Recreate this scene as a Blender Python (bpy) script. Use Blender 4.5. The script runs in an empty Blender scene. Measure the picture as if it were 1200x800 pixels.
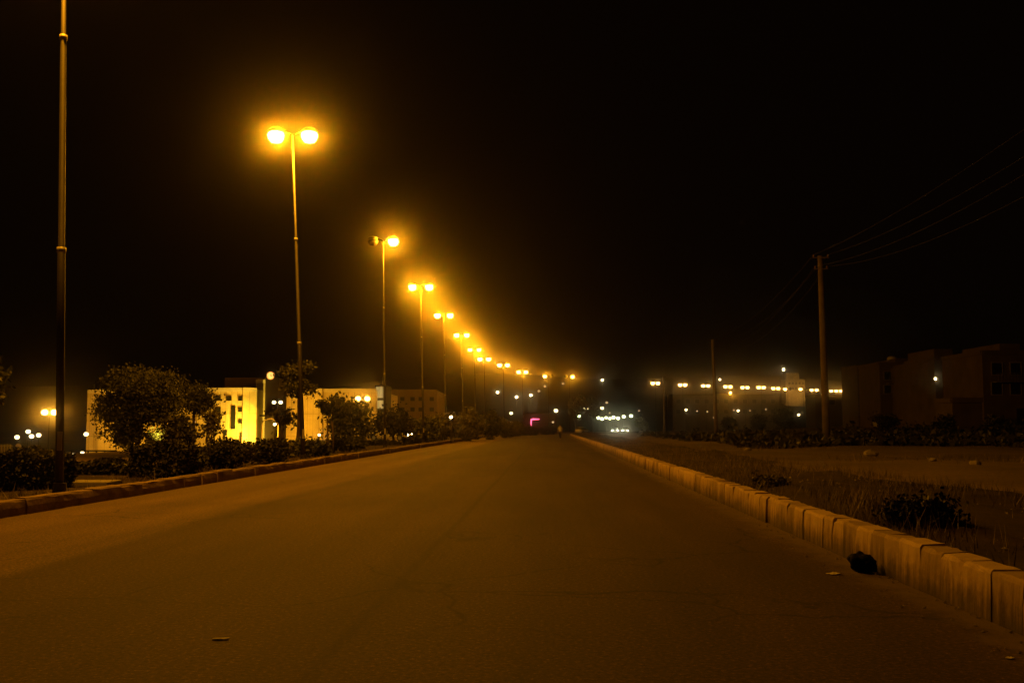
import bpy, math, random
import numpy as np
from mathutils import Vector, Matrix, noise as mnoise

rnd = random.Random(7)
nrg = np.random.default_rng(11)
scene = bpy.context.scene
col = scene.collection
PI = math.pi

# ------------------------------------------------------------------ camera
F, CX, CY, HC = 1167.0, 600.0, 400.0, 1.5
PITCH = math.atan(100.0 / F)
cam_d = bpy.data.cameras.new('camera')
cam = bpy.data.objects.new('camera', cam_d)
col.objects.link(cam)
cam_d.sensor_width = 36.0
cam_d.lens = F / 1200.0 * 36.0
cam_d.clip_end = 4000
cam_d.clip_start = 0.05
cam.location = (0, 0, HC)
cam.rotation_euler = (PI / 2 + PITCH, 0, 0)
scene.camera = cam
SP, CP = math.sin(PITCH), math.cos(PITCH)


def ray(px, py):
    xc, yc = (px - CX) / F, (CY - py) / F
    y = CP - SP * yc
    return xc / y, (SP + CP * yc) / y          # X and Z gained per metre of Y


def at(px, py, Y):
    x, z = ray(px, py)
    return Vector((x * Y, Y, HC + z * Y))


ROAD_W = 12.4

# ------------------------------------------------------------------ materials
def new_mat(name):
    m = bpy.data.materials.new(name)
    m.use_nodes = True
    nt = m.node_tree
    return m, nt, nt.nodes, nt.links, nt.nodes['Principled BSDF']


def ramp(nt, fac, stops):
    r = nt.nodes.new('ShaderNodeValToRGB')
    cr = r.color_ramp
    while len(cr.elements) < len(stops):
        cr.elements.new(0.5)
    for e, (p, c) in zip(cr.elements, stops):
        e.position = p
        e.color = (c[0], c[1], c[2], 1)
    nt.links.new(fac, r.inputs[0])
    return r.outputs[0]


def noise_node(nt, scale, detail=4, vec=None, rough=0.55):
    n = nt.nodes.new('ShaderNodeTexNoise')
    n.inputs['Scale'].default_value = scale
    n.inputs['Detail'].default_value = detail
    n.inputs['Roughness'].default_value = rough
    if vec is None:
        tc = nt.nodes.new('ShaderNodeTexCoord')
        vec = tc.outputs['Object']
    nt.links.new(vec, n.inputs['Vector'])
    return n.outputs['Fac']


def surf(name, c0, c1, scale=2.0, rough=0.8, bump=0.0, bscale=30.0, metallic=0.0, detail=5):
    m, nt, N, L, b = new_mat(name)
    c = ramp(nt, noise_node(nt, scale, detail), [(0.3, c0), (0.7, c1)])
    L.new(c, b.inputs['Base Color'])
    b.inputs['Roughness'].default_value = rough
    b.inputs['Metallic'].default_value = metallic
    if rough > .7: b.inputs['Specular IOR Level'].default_value = .12
    if bump:
        bp = N.new('ShaderNodeBump')
        bp.inputs['Strength'].default_value = bump
        bp.inputs['Distance'].default_value = 0.03
        L.new(noise_node(nt, bscale, 6), bp.inputs['Height'])
        L.new(bp.outputs[0], b.inputs['Normal'])
    return m


def emit(name, c, strength, sample=True):
    m, nt, N, L, b = new_mat(name)
    b.inputs['Base Color'].default_value = (0.5, 0.5, 0.5, 1)
    b.inputs['Emission Color'].default_value = (c[0], c[1], c[2], 1)
    b.inputs['Emission Strength'].default_value = strength
    m.cycles.emission_sampling = 'FRONT' if sample else 'NONE'
    return m


def foliage(name, cs, rough=0.6):
    m, nt, N, L, b = new_mat(name)
    g = N.new('ShaderNodeNewGeometry')
    c = ramp(nt, g.outputs['Random Per Island'], [(i / (len(cs) - 1), q) for i, q in enumerate(cs)])
    L.new(c, b.inputs['Base Color'])
    b.inputs['Roughness'].default_value = rough
    b.inputs['Specular IOR Level'].default_value = 0.25
    return m


SODIUM = (1.0, 0.36, 0.006)
LAMP_W = 3050.0                 # watts of a lamp in one head, in the renderer's units


def lens_mat(name, c, strength):
    """clear prismatic bowl with a glow of its own; the lamp inside shines through"""
    m, nt, N, L, b = new_mat(name)
    N.remove(b)
    tr = N.new('ShaderNodeBsdfTransparent'); em = N.new('ShaderNodeEmission'); ad = N.new('ShaderNodeAddShader')
    tr.inputs['Color'].default_value = (.97, .96, .93, 1)
    em.inputs['Color'].default_value = (*c, 1); em.inputs['Strength'].default_value = strength
    L.new(tr.outputs[0], ad.inputs[0]); L.new(em.outputs[0], ad.inputs[1]); L.new(ad.outputs[0], N['Material Output'].inputs['Surface'])
    m.cycles.emission_sampling = 'NONE'
    return m


def bulb(parent, loc, watts, c, r):
    key = ('bulb', watts, r)
    if key not in _bulbs:
        l = bpy.data.lights.new('bulb', 'POINT'); l.energy = watts; l.color = c; l.shadow_soft_size = r
        _bulbs[key] = l
    o = bpy.data.objects.new('bulb', _bulbs[key]); col.objects.link(o); o.location = loc; o.parent = parent


_bulbs = {}
M = {}
M['lens'] = lens_mat('sodium_lens', (1.0, .55, .14), 7.0)
M['lens_off'] = surf('unlit_lens', (.03, .03, .028), (.045, .042, .038), 8, .4)
M['pole'] = surf('weathered_pole_paint', (.026, .021, .017), (.046, .037, .029), 3, .6, .15, 25)
M['collar'] = surf('bare_zinc_collar', (.4, .38, .34), (.5, .47, .42), 9, .45)
M['housing'] = surf('lamp_housing', (.09, .085, .08), (.13, .125, .12), 6, .5)
M['concrete'] = surf('concrete', (.2, .18, .15), (.36, .32, .27), 1.5, .9, .3, 40)
M['utility'] = surf('utility_pole_timber', (.11, .085, .065), (.2, .16, .12), 1.6, .9, .4, 30)
M['wire'] = surf('cable', (.008, .0075, .007), (.012, .011, .01), 5, .7)
M['insulator'] = surf('insulator_glaze', (.18, .1, .07), (.25, .15, .1), 5, .3)
M['wall_cream'] = surf('cream_render', (.5, .43, .28), (.6, .52, .34), .35, .9, .1, 12)


def panel_wall(name, c0, c1):
    m, nt, N, L, b = new_mat(name)
    a = ramp(nt, noise_node(nt, .5, 7, rough=.65), [(.3, c0), (.7, c1)])
    tc = N.new('ShaderNodeTexCoord'); mp = N.new('ShaderNodeMapping')
    mp.inputs['Rotation'].default_value = (PI / 2, 0, 0)
    L.new(tc.outputs['Object'], mp.inputs[0])
    br = N.new('ShaderNodeTexBrick'); br.offset = 0
    br.inputs['Color1'].default_value = (1, 1, 1, 1); br.inputs['Color2'].default_value = (.86, .85, .84, 1); br.inputs['Mortar'].default_value = (.5, .48, .45, 1)
    br.inputs['Scale'].default_value = 1; br.inputs['Mortar Size'].default_value = .03; br.inputs['Brick Width'].default_value = .8; br.inputs['Row Height'].default_value = 3.1
    L.new(mp.outputs[0], br.inputs['Vector'])
    mx = N.new('ShaderNodeMix'); mx.data_type = 'RGBA'; mx.blend_type = 'MULTIPLY'; mx.inputs['Factor'].default_value = 1
    L.new(a, mx.inputs['A']); L.new(br.outputs['Color'], mx.inputs['B']); L.new(mx.outputs['Result'], b.inputs['Base Color'])
    b.inputs['Roughness'].default_value = .9
    return m


M['wall_cream'] = panel_wall('cream_panels', (.36, .295, .18), (.62, .53, .34))
M['wall_tan'] = surf('tan_render', (.24, .18, .1), (.32, .25, .15), .35, .9, .1, 12)
M['wall_dark'] = surf('dark_stone', (.012, .009, .007), (.022, .017, .012), .8, .8)
M['wall_grey'] = surf('grey_render', (.08, .068, .054), (.125, .105, .086), .5, .9)
M['wall_brown'] = surf('brown_render', (.07, .053, .04), (.12, .092, .07), .6, .9)
M['trim'] = surf('pale_trim', (.45, .42, .36), (.55, .5, .43), 2, .8)
M['pane'] = surf('dark_glass', (.012, .012, .014), (.02, .02, .022), 2, .12)
M['frame'] = surf('window_frame', (.16, .14, .12), (.22, .19, .16), 3, .6)
M['roof'] = surf('roof_sheet', (.1, .07, .05), (.15, .1, .07), 1, .8)
M['stairglow'] = emit('lit_stairwell_glass', (.8, 1.0, .5), .17, False)
M['clockglow'] = emit('lit_clock_face', (1.0, .6, .14), 1.25, False)
M['clockrim'] = emit('lit_clock_rim', (1.0, .18, .03), .7, False)
M['white_glow'] = emit('white_lamp_glass', (1.0, .8, .38), 4, False)
M['small_glow'] = emit('small_white_lamp_glass', (1.0, .76, .34), 14, False)
M['dim_glow'] = emit('dim_lamp_glass', (1.0, .62, .3), .8, False)
M['green_white'] = emit('mercury_lamp_glass', (.95, 1.0, .5), 8, False)
M['headlight'] = emit('headlight_glass', (1.0, .9, .5), 40, False)
M['neon'] = emit('pink_neon', (1.0, .1, .22), 3.5, False)
M['car_dark'] = surf('dark_car_paint', (.02, .02, .024), (.03, .03, .034), 3, .25)
M['car_white'] = surf('white_car_paint', (.6, .59, .56), (.7, .68, .65), 3, .25)
M['rubber'] = surf('rubber', (.015, .015, .015), (.03, .03, .03), 10, .85)
M['rim'] = surf('wheel_rim', (.3, .3, .3), (.4, .4, .4), 5, .35, metallic=.8)
M['bark'] = surf('bark', (.07, .05, .035), (.14, .105, .075), 6, .95, .5, 30)
M['leaf_olive'] = foliage('olive_leaves', [(.032, .036, .013), (.055, .058, .022), (.09, .086, .035)])
M['leaf_dark'] = foliage('dark_leaves', [(.018, .02, .008), (.036, .035, .013), (.065, .058, .022)])
M['leaf_dry'] = foliage('dusty_leaves', [(.06, .055, .022), (.1, .09, .035), (.15, .13, .05)])
M['leaf_pale'] = foliage('pale_leaves', [(.12, .13, .04), (.2, .2, .07), (.28, .26, .1)])
M['grass_dry'] = foliage('dry_grass', [(.1, .08, .035), (.17, .13, .06), (.26, .2, .1)])
M['bag'] = surf('black_plastic', (.002, .002, .0025), (.004, .004, .0045), 12, .85, .8, 30)
M['paper'] = surf('pale_litter', (.6, .55, .5), (.75, .7, .65), 12, .8)
M['skin'] = surf('skin', (.28, .17, .11), (.33, .2, .13), 8, .6)
M['shirt'] = surf('pale_shirt', (.5, .46, .36), (.58, .53, .42), 8, .9)
M['trousers'] = surf('dark_trousers', (.02, .018, .018), (.035, .03, .028), 8, .9)
M['hair'] = surf('dark_hair', (.012, .01, .009), (.02, .016, .013), 15, .6)
M['stone'] = surf('field_stone', (.2, .17, .13), (.36, .31, .25), 4, .95, .5, 18)
M['hillside'] = surf('hill_soil', (.05, .04, .028), (.09, .075, .05), .05, 1.0)


def ground_mat():
    m, nt, N, L, b = new_mat('dry_soil')
    a = ramp(nt, noise_node(nt, .16, 8, rough=.62), [(.3, (.08, .053, .033)), (.5, (.15, .102, .065)), (.68, (.24, .168, .11))])
    s = ramp(nt, noise_node(nt, 9, 6, rough=.7), [(.35, (.55, .55, .55)), (.6, (1, 1, 1)), (.75, (1.35, 1.3, 1.25))])
    mx = N.new('ShaderNodeMix'); mx.data_type = 'RGBA'; mx.blend_type = 'MULTIPLY'
    mx.inputs['Factor'].default_value = 1
    L.new(a, mx.inputs['A']); L.new(s, mx.inputs['B'])
    L.new(mx.outputs['Result'], b.inputs['Base Color'])
    b.inputs['Roughness'].default_value = .95
    bp = N.new('ShaderNodeBump'); bp.inputs['Strength'].default_value = .7; bp.inputs['Distance'].default_value = .06
    L.new(noise_node(nt, 5, 9, rough=.7), bp.inputs['Height']); L.new(bp.outputs[0], b.inputs['Normal'])
    return m


def dark_soil_mat():
    return surf('grassy_soil', (.028, .02, .012), (.066, .046, .027), 1.3, .95, .6, 14)


def road_mat():
    m, nt, N, L, b = new_mat('asphalt')
    uv = N.new('ShaderNodeUVMap'); uv.uv_map = 'road'
    sep = N.new('ShaderNodeSeparateXYZ'); L.new(uv.outputs[0], sep.inputs[0])
    mp = N.new('ShaderNodeMapping'); mp.inputs['Scale'].default_value = (1, .22, 1)
    L.new(uv.outputs[0], mp.inputs[0])

    def math_(op, x, y):
        q = N.new('ShaderNodeMath'); q.operation = op
        for i, v in enumerate((x, y)):
            if isinstance(v, (int, float)): q.inputs[i].default_value = v
            else: L.new(v, q.inputs[i])
        return q.outputs[0]
    # wandering border between the dusty edge lane and the newer surfacing
    wob = math_('MULTIPLY', math_('SUBTRACT', noise_node(nt, .5, 6, mp.outputs[0]), .5), .9)
    edge = math_('ADD', sep.outputs[0], wob)
    mr = N.new('ShaderNodeMapRange'); mr.interpolation_type = 'SMOOTHSTEP'
    mr.inputs['From Min'].default_value = 3.25; mr.inputs['From Max'].default_value = 3.75
    L.new(edge, mr.inputs['Value'])
    dust = ramp(nt, noise_node(nt, .8, 7, mp.outputs[0]), [(.3, (.1, .066, .042)), (.7, (.15, .099, .063))])
    tar = ramp(nt, noise_node(nt, .55, 7, mp.outputs[0]), [(.3, (.036, .0225, .014)), (.7, (.074, .047, .029))])
    mx = N.new('ShaderNodeMix'); mx.data_type = 'RGBA'
    L.new(mr.outputs[0], mx.inputs['Factor']); L.new(dust, mx.inputs['A']); L.new(tar, mx.inputs['B'])
    # stone chips
    chips = ramp(nt, noise_node(nt, 26, 4, uv.outputs[0], .85), [(.34, (.3, .3, .3)), (.47, (.8, .8, .8)), (.56, (1.15, 1.12, 1.08)), (.66, (3.6, 3.4, 3.0))])
    m2 = N.new('ShaderNodeMix'); m2.data_type = 'RGBA'; m2.blend_type = 'MULTIPLY'; m2.inputs['Factor'].default_value = 1
    L.new(mx.outputs['Result'], m2.inputs['A']); L.new(chips, m2.inputs['B'])
    # long joints and tyre wear, stretched along the road
    mp2 = N.new('ShaderNodeMapping'); mp2.inputs['Scale'].default_value = (1.2, .03, 1)
    L.new(uv.outputs[0], mp2.inputs[0])
    wear = ramp(nt, noise_node(nt, 1.0, 5, mp2.outputs[0]), [(.35, (.82, .82, .82)), (.65, (1.18, 1.17, 1.15))])
    m3 = N.new('ShaderNodeMix'); m3.data_type = 'RGBA'; m3.blend_type = 'MULTIPLY'; m3.inputs['Factor'].default_value = 1
    L.new(m2.outputs['Result'], m3.inputs['A']); L.new(wear, m3.inputs['B'])
    # a thin seam along the middle of the carriageway
    # fine wandering cracks, only where the surface is tired
    wv = N.new('ShaderNodeTexNoise'); wv.inputs['Scale'].default_value = 1.6; wv.inputs['Detail'].default_value = 4
    L.new(uv.outputs[0], wv.inputs['Vector'])
    vm = N.new('ShaderNodeMix'); vm.data_type = 'RGBA'; vm.blend_type = 'ADD'; vm.inputs['Factor'].default_value = .55
    L.new(uv.outputs[0], vm.inputs['A']); L.new(wv.outputs['Color'], vm.inputs['B'])
    vo = N.new('ShaderNodeTexVoronoi'); vo.feature = 'DISTANCE_TO_EDGE'; vo.inputs['Scale'].default_value = .55
    L.new(vm.outputs['Result'], vo.inputs['Vector'])
    tired = ramp(nt, noise_node(nt, .28, 3, uv.outputs[0]), [(.5, (0, 0, 0)), (.6, (1, 1, 1))])
    ck = ramp(nt, vo.outputs['Distance'], [(.004, (.35, .35, .35)), (.016, (1, 1, 1))])
    ckm = N.new('ShaderNodeMix'); ckm.data_type = 'RGBA'; ckm.blend_type = 'MULTIPLY'
    L.new(tired, ckm.inputs['Factor']); L.new(m3.outputs['Result'], ckm.inputs['A']); L.new(ck, ckm.inputs['B'])
    # grit and soil washed against the right kerb
    gr = math_('ADD', sep.outputs[0], math_('MULTIPLY', math_('SUBTRACT', noise_node(nt, 2.2, 7, uv.outputs[0], .7), .5), 1.1))
    gm = N.new('ShaderNodeMapRange'); gm.inputs['From Min'].default_value = ROAD_W - .45; gm.inputs['From Max'].default_value = ROAD_W - .1
    L.new(gr, gm.inputs['Value'])
    gmx = N.new('ShaderNodeMix'); gmx.data_type = 'RGBA'; gmx.inputs['B'].default_value = (.13, .095, .062, 1)
    L.new(gm.outputs[0], gmx.inputs['Factor']); L.new(ckm.outputs['Result'], gmx.inputs['A'])
    m3 = gmx
    seam = math_('ABSOLUTE', math_('ADD', math_('SUBTRACT', sep.outputs[0], 7.6), math_('MULTIPLY', wob, .25)), 0)
    ms = N.new('ShaderNodeMapRange'); ms.inputs['From Min'].default_value = .02; ms.inputs['From Max'].default_value = .07
    ms.inputs['To Min'].default_value = .6; ms.inputs['To Max'].default_value = 1
    L.new(seam, ms.inputs['Value'])
    m4 = N.new('ShaderNodeMix'); m4.data_type = 'RGBA'; m4.blend_type = 'MULTIPLY'; m4.inputs['Factor'].default_value = 1
    L.new(m3.outputs['Result'], m4.inputs['A']); L.new(ms.outputs[0], m4.inputs['B'])
    L.new(m4.outputs['Result'], b.inputs['Base Color'])
    b.inputs['Roughness'].default_value = .82
    b.inputs['Specular IOR Level'].default_value = .25
    bp = N.new('ShaderNodeBump'); bp.inputs['Strength'].default_value = .55; bp.inputs['Distance'].default_value = .012
    L.new(noise_node(nt, 55, 3, uv.outputs[0], .75), bp.inputs['Height']); L.new(bp.outputs[0], b.inputs['Normal'])
    return m


def kerb_mat():
    # old whitewash on concrete, worn away in ragged vertical streaks near the gutter
    m, nt, N, L, b = new_mat('whitewashed_kerb')
    uv = N.new('ShaderNodeUVMap'); uv.uv_map = 'road'
    sep = N.new('ShaderNodeSeparateXYZ'); L.new(uv.outputs[0], sep.inputs[0])
    mp = N.new('ShaderNodeMapping'); mp.inputs['Scale'].default_value = (2.2, 3.2, 1)
    L.new(uv.outputs[0], mp.inputs[0])
    mpd = N.new('ShaderNodeMapping'); mpd.inputs['Scale'].default_value = (.55, 7.5, 1)      # drips: long down the face, short along it
    L.new(uv.outputs[0], mpd.inputs[0])
    drip = noise_node(nt, 1.3, 7, mpd.outputs[0], .7)
    blot = noise_node(nt, 2.4, 8, uv.outputs[0], .68)
    q0 = N.new('ShaderNodeMath'); q0.operation = 'MULTIPLY_ADD'
    L.new(drip, q0.inputs[0]); q0.inputs[1].default_value = .7; L.new(sep.outputs[0], q0.inputs[2])
    q = N.new('ShaderNodeMath'); q.operation = 'MULTIPLY_ADD'
    L.new(blot, q.inputs[0]); q.inputs[1].default_value = .45; L.new(q0.outputs[0], q.inputs[2])
    c = ramp(nt, q.outputs[0], [(.56, (.05, .034, .022)), (.68, (.12, .08, .053)), (.78, (.27, .185, .125)), (.9, (.44, .32, .215)), (1.0, (.5, .37, .26))])
    g = N.new('ShaderNodeNewGeometry')
    tone = ramp(nt, g.outputs['Random Per Island'], [(0, (.55, .53, .5)), (.5, (.95, .94, .92)), (1, (1.12, 1.12, 1.1))])
    mx = N.new('ShaderNodeMix'); mx.data_type = 'RGBA'; mx.blend_type = 'MULTIPLY'; mx.inputs['Factor'].default_value = 1
    L.new(c, mx.inputs['A']); L.new(tone, mx.inputs['B'])
    L.new(mx.outputs['Result'], b.inputs['Base Color'])
    b.inputs['Roughness'].default_value = .9
    bp = N.new('ShaderNodeBump'); bp.inputs['Strength'].default_value = .5; bp.inputs['Distance'].default_value = .02
    L.new(noise_node(nt, 9, 7), bp.inputs['Height']); L.new(bp.outputs[0], b.inputs['Normal'])
    return m


M['ground'] = ground_mat(); M['soil'] = dark_soil_mat(); M['road'] = road_mat(); M['kerb'] = kerb_mat()
M['kerb_plain'] = surf('plain_kerb', (.17, .12, .09), (.34, .25, .18), 2.5, .9, .5, 12)

# ------------------------------------------------------------------ builders
_names = {}


def tag(o, label=None, cat=None, group=None, kind=None):
    if label: o['label'] = label
    if cat: o['category'] = cat
    if group: o['group'] = group
    if kind: o['kind'] = kind
    return o


def empty(name, loc=(0, 0, 0), rz=0.0):
    o = bpy.data.objects.new(name, None)
    o.location = loc; o.rotation_euler = (0, 0, rz)
    o.empty_display_size = .2
    col.objects.link(o)
    return o


class MB:
    def __init__(s):
        s.v, s.f = [], []

    def add(s, vs, fs):
        b = len(s.v)
        s.v += [tuple(v) for v in vs]
        s.f += [tuple(b + i for i in f) for f in fs]
        return s

    def box(s, c, size, rz=0.0, taper=1.0):
        hx, hy, hz = size[0] / 2, size[1] / 2, size[2] / 2
        vs = []
        for z, t in ((-hz, 1), (hz, taper)):
            for x, y in ((-hx, -hy), (hx, -hy), (hx, hy), (-hx, hy)):
                x2, y2 = x * t, y * t
                vs.append((c[0] + x2 * math.cos(rz) - y2 * math.sin(rz), c[1] + x2 * math.sin(rz) + y2 * math.cos(rz), c[2] + z))
        return s.add(vs, [(3, 2, 1, 0), (4, 5, 6, 7), (0, 1, 5, 4), (1, 2, 6, 5), (2, 3, 7, 6), (3, 0, 4, 7)])

    def tube(s, pts, radii, n=8, cap=True):
        pts = [Vector(p) for p in pts]
        if isinstance(radii, (int, float)): radii = [radii] * len(pts)
        vs, fs = [], []
        ref = Vector((0, 0, 1))
        d0 = (pts[-1] - pts[0]).normalized()
        if abs(d0.z) > .9: ref = Vector((0, 1, 0))
        for i, p in enumerate(pts):
            d = (pts[min(i + 1, len(pts) - 1)] - pts[max(i - 1, 0)]).normalized()
            a = d.cross(ref).normalized(); b = a.cross(d)
            for k in range(n):
                t = 2 * PI * k / n
                vs.append(p + (a * math.cos(t) + b * math.sin(t)) * radii[i])
        for i in range(len(pts) - 1):
            for k in range(n):
                k2 = (k + 1) % n
                fs.append((i * n + k, i * n + k2, (i + 1) * n + k2, (i + 1) * n + k))
        if cap:
            fs.append(tuple(range(n - 1, -1, -1)))
            fs.append(tuple((len(pts) - 1) * n + k for k in range(n)))
        return s.add(vs, fs)

    def lathe(s, c, prof, n=12, axis='z'):
        vs, fs = [], []
        for r, h in prof:
            for k in range(n):
                t = 2 * PI * k / n
                x, y = r * math.cos(t), r * math.sin(t)
                vs.append((c[0] + x, c[1] + y, c[2] + h) if axis == 'z' else (c[0] + x, c[1] + h, c[2] + y) if axis == 'y' else (c[0] + h, c[1] + x, c[2] + y))
        for i in range(len(prof) - 1):
            for k in range(n):
                k2 = (k + 1) % n
                fs.append((i * n + k, i * n + k2, (i + 1) * n + k2, (i + 1) * n + k))
        fs.append(tuple(range(n - 1, -1, -1))); fs.append(tuple((len(prof) - 1) * n + k for k in range(n)))
        return s.add(vs, fs)

    def sphere(s, c, r, n=10, m=6, sx=1, sy=1, sz=1):
        prof = []
        vs, fs = [], []
        for i in range(m + 1):
            a = PI * i / m
            for k in range(n):
                t = 2 * PI * k / n
                vs.append((c[0] + sx * r * math.sin(a) * math.cos(t), c[1] + sy * r * math.sin(a) * math.sin(t), c[2] + sz * r * math.cos(a)))
        for i in range(m):
            for k in range(n):
                k2 = (k + 1) % n
                fs.append((i * n + k, (i + 1) * n + k, (i + 1) * n + k2, i * n + k2))
        return s.add(vs, fs)

    def prism(s, poly, z0, z1):
        n = len(poly)
        vs = [(x, y, z0) for x, y in poly] + [(x, y, z1) for x, y in poly]
        fs = [tuple(range(n - 1, -1, -1)), tuple(range(n, 2 * n))]
        fs += [(i, (i + 1) % n, n + (i + 1) % n, n + i) for i in range(n)]
        return s.add(vs, fs)

    def loft(s, rings):
        n = len(rings[0]); vs = [p for r in rings for p in r]; fs = []
        for i in range(len(rings) - 1):
            for k in range(n):
                k2 = (k + 1) % n
                fs.append((i * n + k, i * n + k2, (i + 1) * n + k2, (i + 1) * n + k))
        fs.append(tuple(range(n - 1, -1, -1))); fs.append(tuple((len(rings) - 1) * n + k for k in range(n)))
        return s.add(vs, fs)

    def build(s, name, mat, parent=None, loc=(0, 0, 0), smooth=False, bevel=0.0):
        me = bpy.data.meshes.new(name)
        me.from_pydata(s.v, [], s.f)
        me.validate()
        me.materials.append(mat)
        if smooth: me.polygons.foreach_set('use_smooth', [True] * len(me.polygons))
        o = bpy.data.objects.new(name, me)
        col.objects.link(o)
        o.location = loc
        if parent is not None: o.parent = parent
        if bevel:
            b = o.modifiers.new('bevel', 'BEVEL'); b.width = bevel; b.segments = 2; b.limit_method = 'ANGLE'
        return o


def np_mesh(name, verts, faces_n, mat, parent=None, loc=(0, 0, 0)):
    """verts (N*k,3) with every k consecutive vertices one face"""
    k = faces_n
    n = len(verts) // k
    me = bpy.data.meshes.new(name)
    me.vertices.add(len(verts)); me.vertices.foreach_set('co', verts.astype(np.float32).ravel())
    me.loops.add(len(verts)); me.loops.foreach_set('vertex_index', np.arange(len(verts), dtype=np.int32))
    me.polygons.add(n)
    me.polygons.foreach_set('loop_start', np.arange(n, dtype=np.int32) * k)
    me.update(calc_edges=True); me.validate()
    me.materials.append(mat)
    o = bpy.data.objects.new(name, me); col.objects.link(o); o.location = loc
    if parent is not None: o.parent = parent
    return o


def leaves(centres, size, stretch=1.8, droop=0.0):
    n = len(centres)
    a = nrg.normal(size=(n, 3)); a[:, 2] -= droop; a /= np.linalg.norm(a, axis=1)[:, None]
    b = nrg.normal(size=(n, 3)); b -= a * (a * b).sum(1)[:, None]; b /= np.linalg.norm(b, axis=1)[:, None]
    s = size * nrg.uniform(.6, 1.4, size=(n, 1))
    p = np.stack([centres - a * s * stretch / 2, centres + b * s / 2, centres + a * s * stretch / 2, centres - b * s / 2], 1)
    return p.reshape(-1, 3)


def clump_points(n, ellipsoids, clump=0.3, per=40, shell=0.55):
    """leaf positions gathered in clumps near the skins of the given ellipsoids"""
    w = np.array([e[1][0] * e[1][1] * e[1][2] for e in ellipsoids]) ** (2 / 3)
    w /= w.sum()
    out = []
    nc = max(3, n // per)
    for _ in range(nc):
        c, r = ellipsoids[nrg.choice(len(ellipsoids), p=w)]
        d = nrg.normal(size=3); d /= np.linalg.norm(d)
        q = np.array(c) + d * np.array(r) * (shell + (1 - shell) * nrg.random()) ** .8
        k = int(per * nrg.uniform(.4, 1.6))
        out.append(q + nrg.normal(size=(k, 3)) * clump * np.array([1, 1, .75]) * nrg.uniform(.6, 1.3))
    return np.concatenate(out)


# ------------------------------------------------------------------ the line of the road
def catmull(pts, step=2.5):
    out = []
    P = [np.array(p, float) for p in pts]
    P = [2 * P[0] - P[1]] + P + [2 * P[-1] - P[-2]]
    for i in range(1, len(P) - 2):
        n = max(2, int(np.linalg.norm(P[i + 1] - P[i]) / step))
        for t in np.linspace(0, 1, n, endpoint=False):
            a, b, c, d = P[i - 1:i + 3]
            out.append(.5 * (2 * b + (c - a) * t + (2 * a - 5 * b + 4 * c - d) * t * t + (3 * b - a - 3 * c + d) * t ** 3))
    out.append(P[-2])
    return np.array(out)


EDGE = [(-9 + .036 * y, y) for y in range(-60, 151, 15)] + [(-2.4, 170), (1.2, 190), (5.6, 207), (10.8, 222), (17.5, 237), (27, 251),
        (39.5, 264), (53, 275), (70, 286.5), (88, 297), (110, 308), (135, 318), (170, 329), (230, 343), (330, 360)]
LINE = catmull(EDGE)
tang = np.gradient(LINE, axis=0); tang /= np.linalg.norm(tang, axis=1)[:, None]
NORM = np.stack([tang[:, 1], -tang[:, 0]], 1)          # points to the right
ARC = np.concatenate([[0], np.cumsum(np.linalg.norm(np.diff(LINE, axis=0), axis=1))])


def sdist(x, y):
    """signed distance of points right of the left road edge"""
    x = np.atleast_1d(np.asarray(x, float)); y = np.atleast_1d(np.asarray(y, float))
    best = np.full(x.shape, 1e9); sg = np.zeros(x.shape)
    for i in range(0, len(LINE)):
        dx, dy = x - LINE[i, 0], y - LINE[i, 1]
        d = dx * dx + dy * dy
        m = d < best
        s = dx * NORM[i, 0] + dy * NORM[i, 1]
        best = np.where(m, d, best); sg = np.where(m, np.sign(s) * np.maximum(np.abs(s), np.where(d < 9, 0, np.sqrt(d))), sg)
    return sg


def sstep(a, b, t):
    t = np.clip((t - a) / (b - a), 0, 1)
    return t * t * (3 - 2 * t)


def rolling(x, y):
    return .07 * np.sin(x * .31 + y * .13) + .06 * np.sin(x * .17 - y * .29 + 1.3) + .04 * np.sin(x * .83 + y * .61)


def gz(x, y):
    x = np.atleast_1d(np.asarray(x, float)); y = np.atleast_1d(np.asarray(y, float))
    s = sdist(x, y)
    corridor = sstep(-4.5, -2.2, s) * (1 - sstep(ROAD_W + 2.0, ROAD_W + 3.6, s))
    left = .14 - 2.8 * sstep(-14, -40, s) * (1 - sstep(240, 330, y))
    right = .3 + rolling(x, y) * sstep(14, 22, s) + 2.9 * sstep(30, 90, x) * (1 - sstep(170, 235, y))
    base = np.where(s < 3, left, right)
    z = base * (1 - corridor) - .22 * corridor
    hill = np.clip((y - 430), 0, 2000)
    hz = .105 * hill * sstep(430, 600, y) / (1 + hill / 2600)
    hz = hz * (1 + .16 * np.sin(x * .008 + 1) + .09 * np.sin(x * .021 + y * .01))
    return z + np.where(y > 430, hz, 0)


def g1(x, y):
    return float(gz(x, y)[0])


def on_ground(px, py, h, y0=520.0, y1=880.0):
    """the place along a sight line where a lamp h metres tall would stand on the ground"""
    y = np.linspace(y0, y1, 1200)
    rx, rz = ray(px, py)
    z = HC + rz * y - gz(rx * y, y)
    k = int(np.argmin(np.abs(z - h)))
    return Vector((rx * y[k], y[k], float(gz(rx * y[k], y[k])[0]))), HC + rz * y[k]


def axis_lines(lo, hi, dense_lo, dense_hi, d, grow=1.22):
    a = list(np.arange(dense_lo, dense_hi + .01, d))
    st, v = d, dense_hi
    while v < hi:
        st *= grow; v = min(hi, v + st); a.append(v)
    st, v = d, dense_lo
    while v > lo:
        st *= grow; v = max(lo, v - st); a.insert(0, v)
    return np.array(a)


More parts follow.
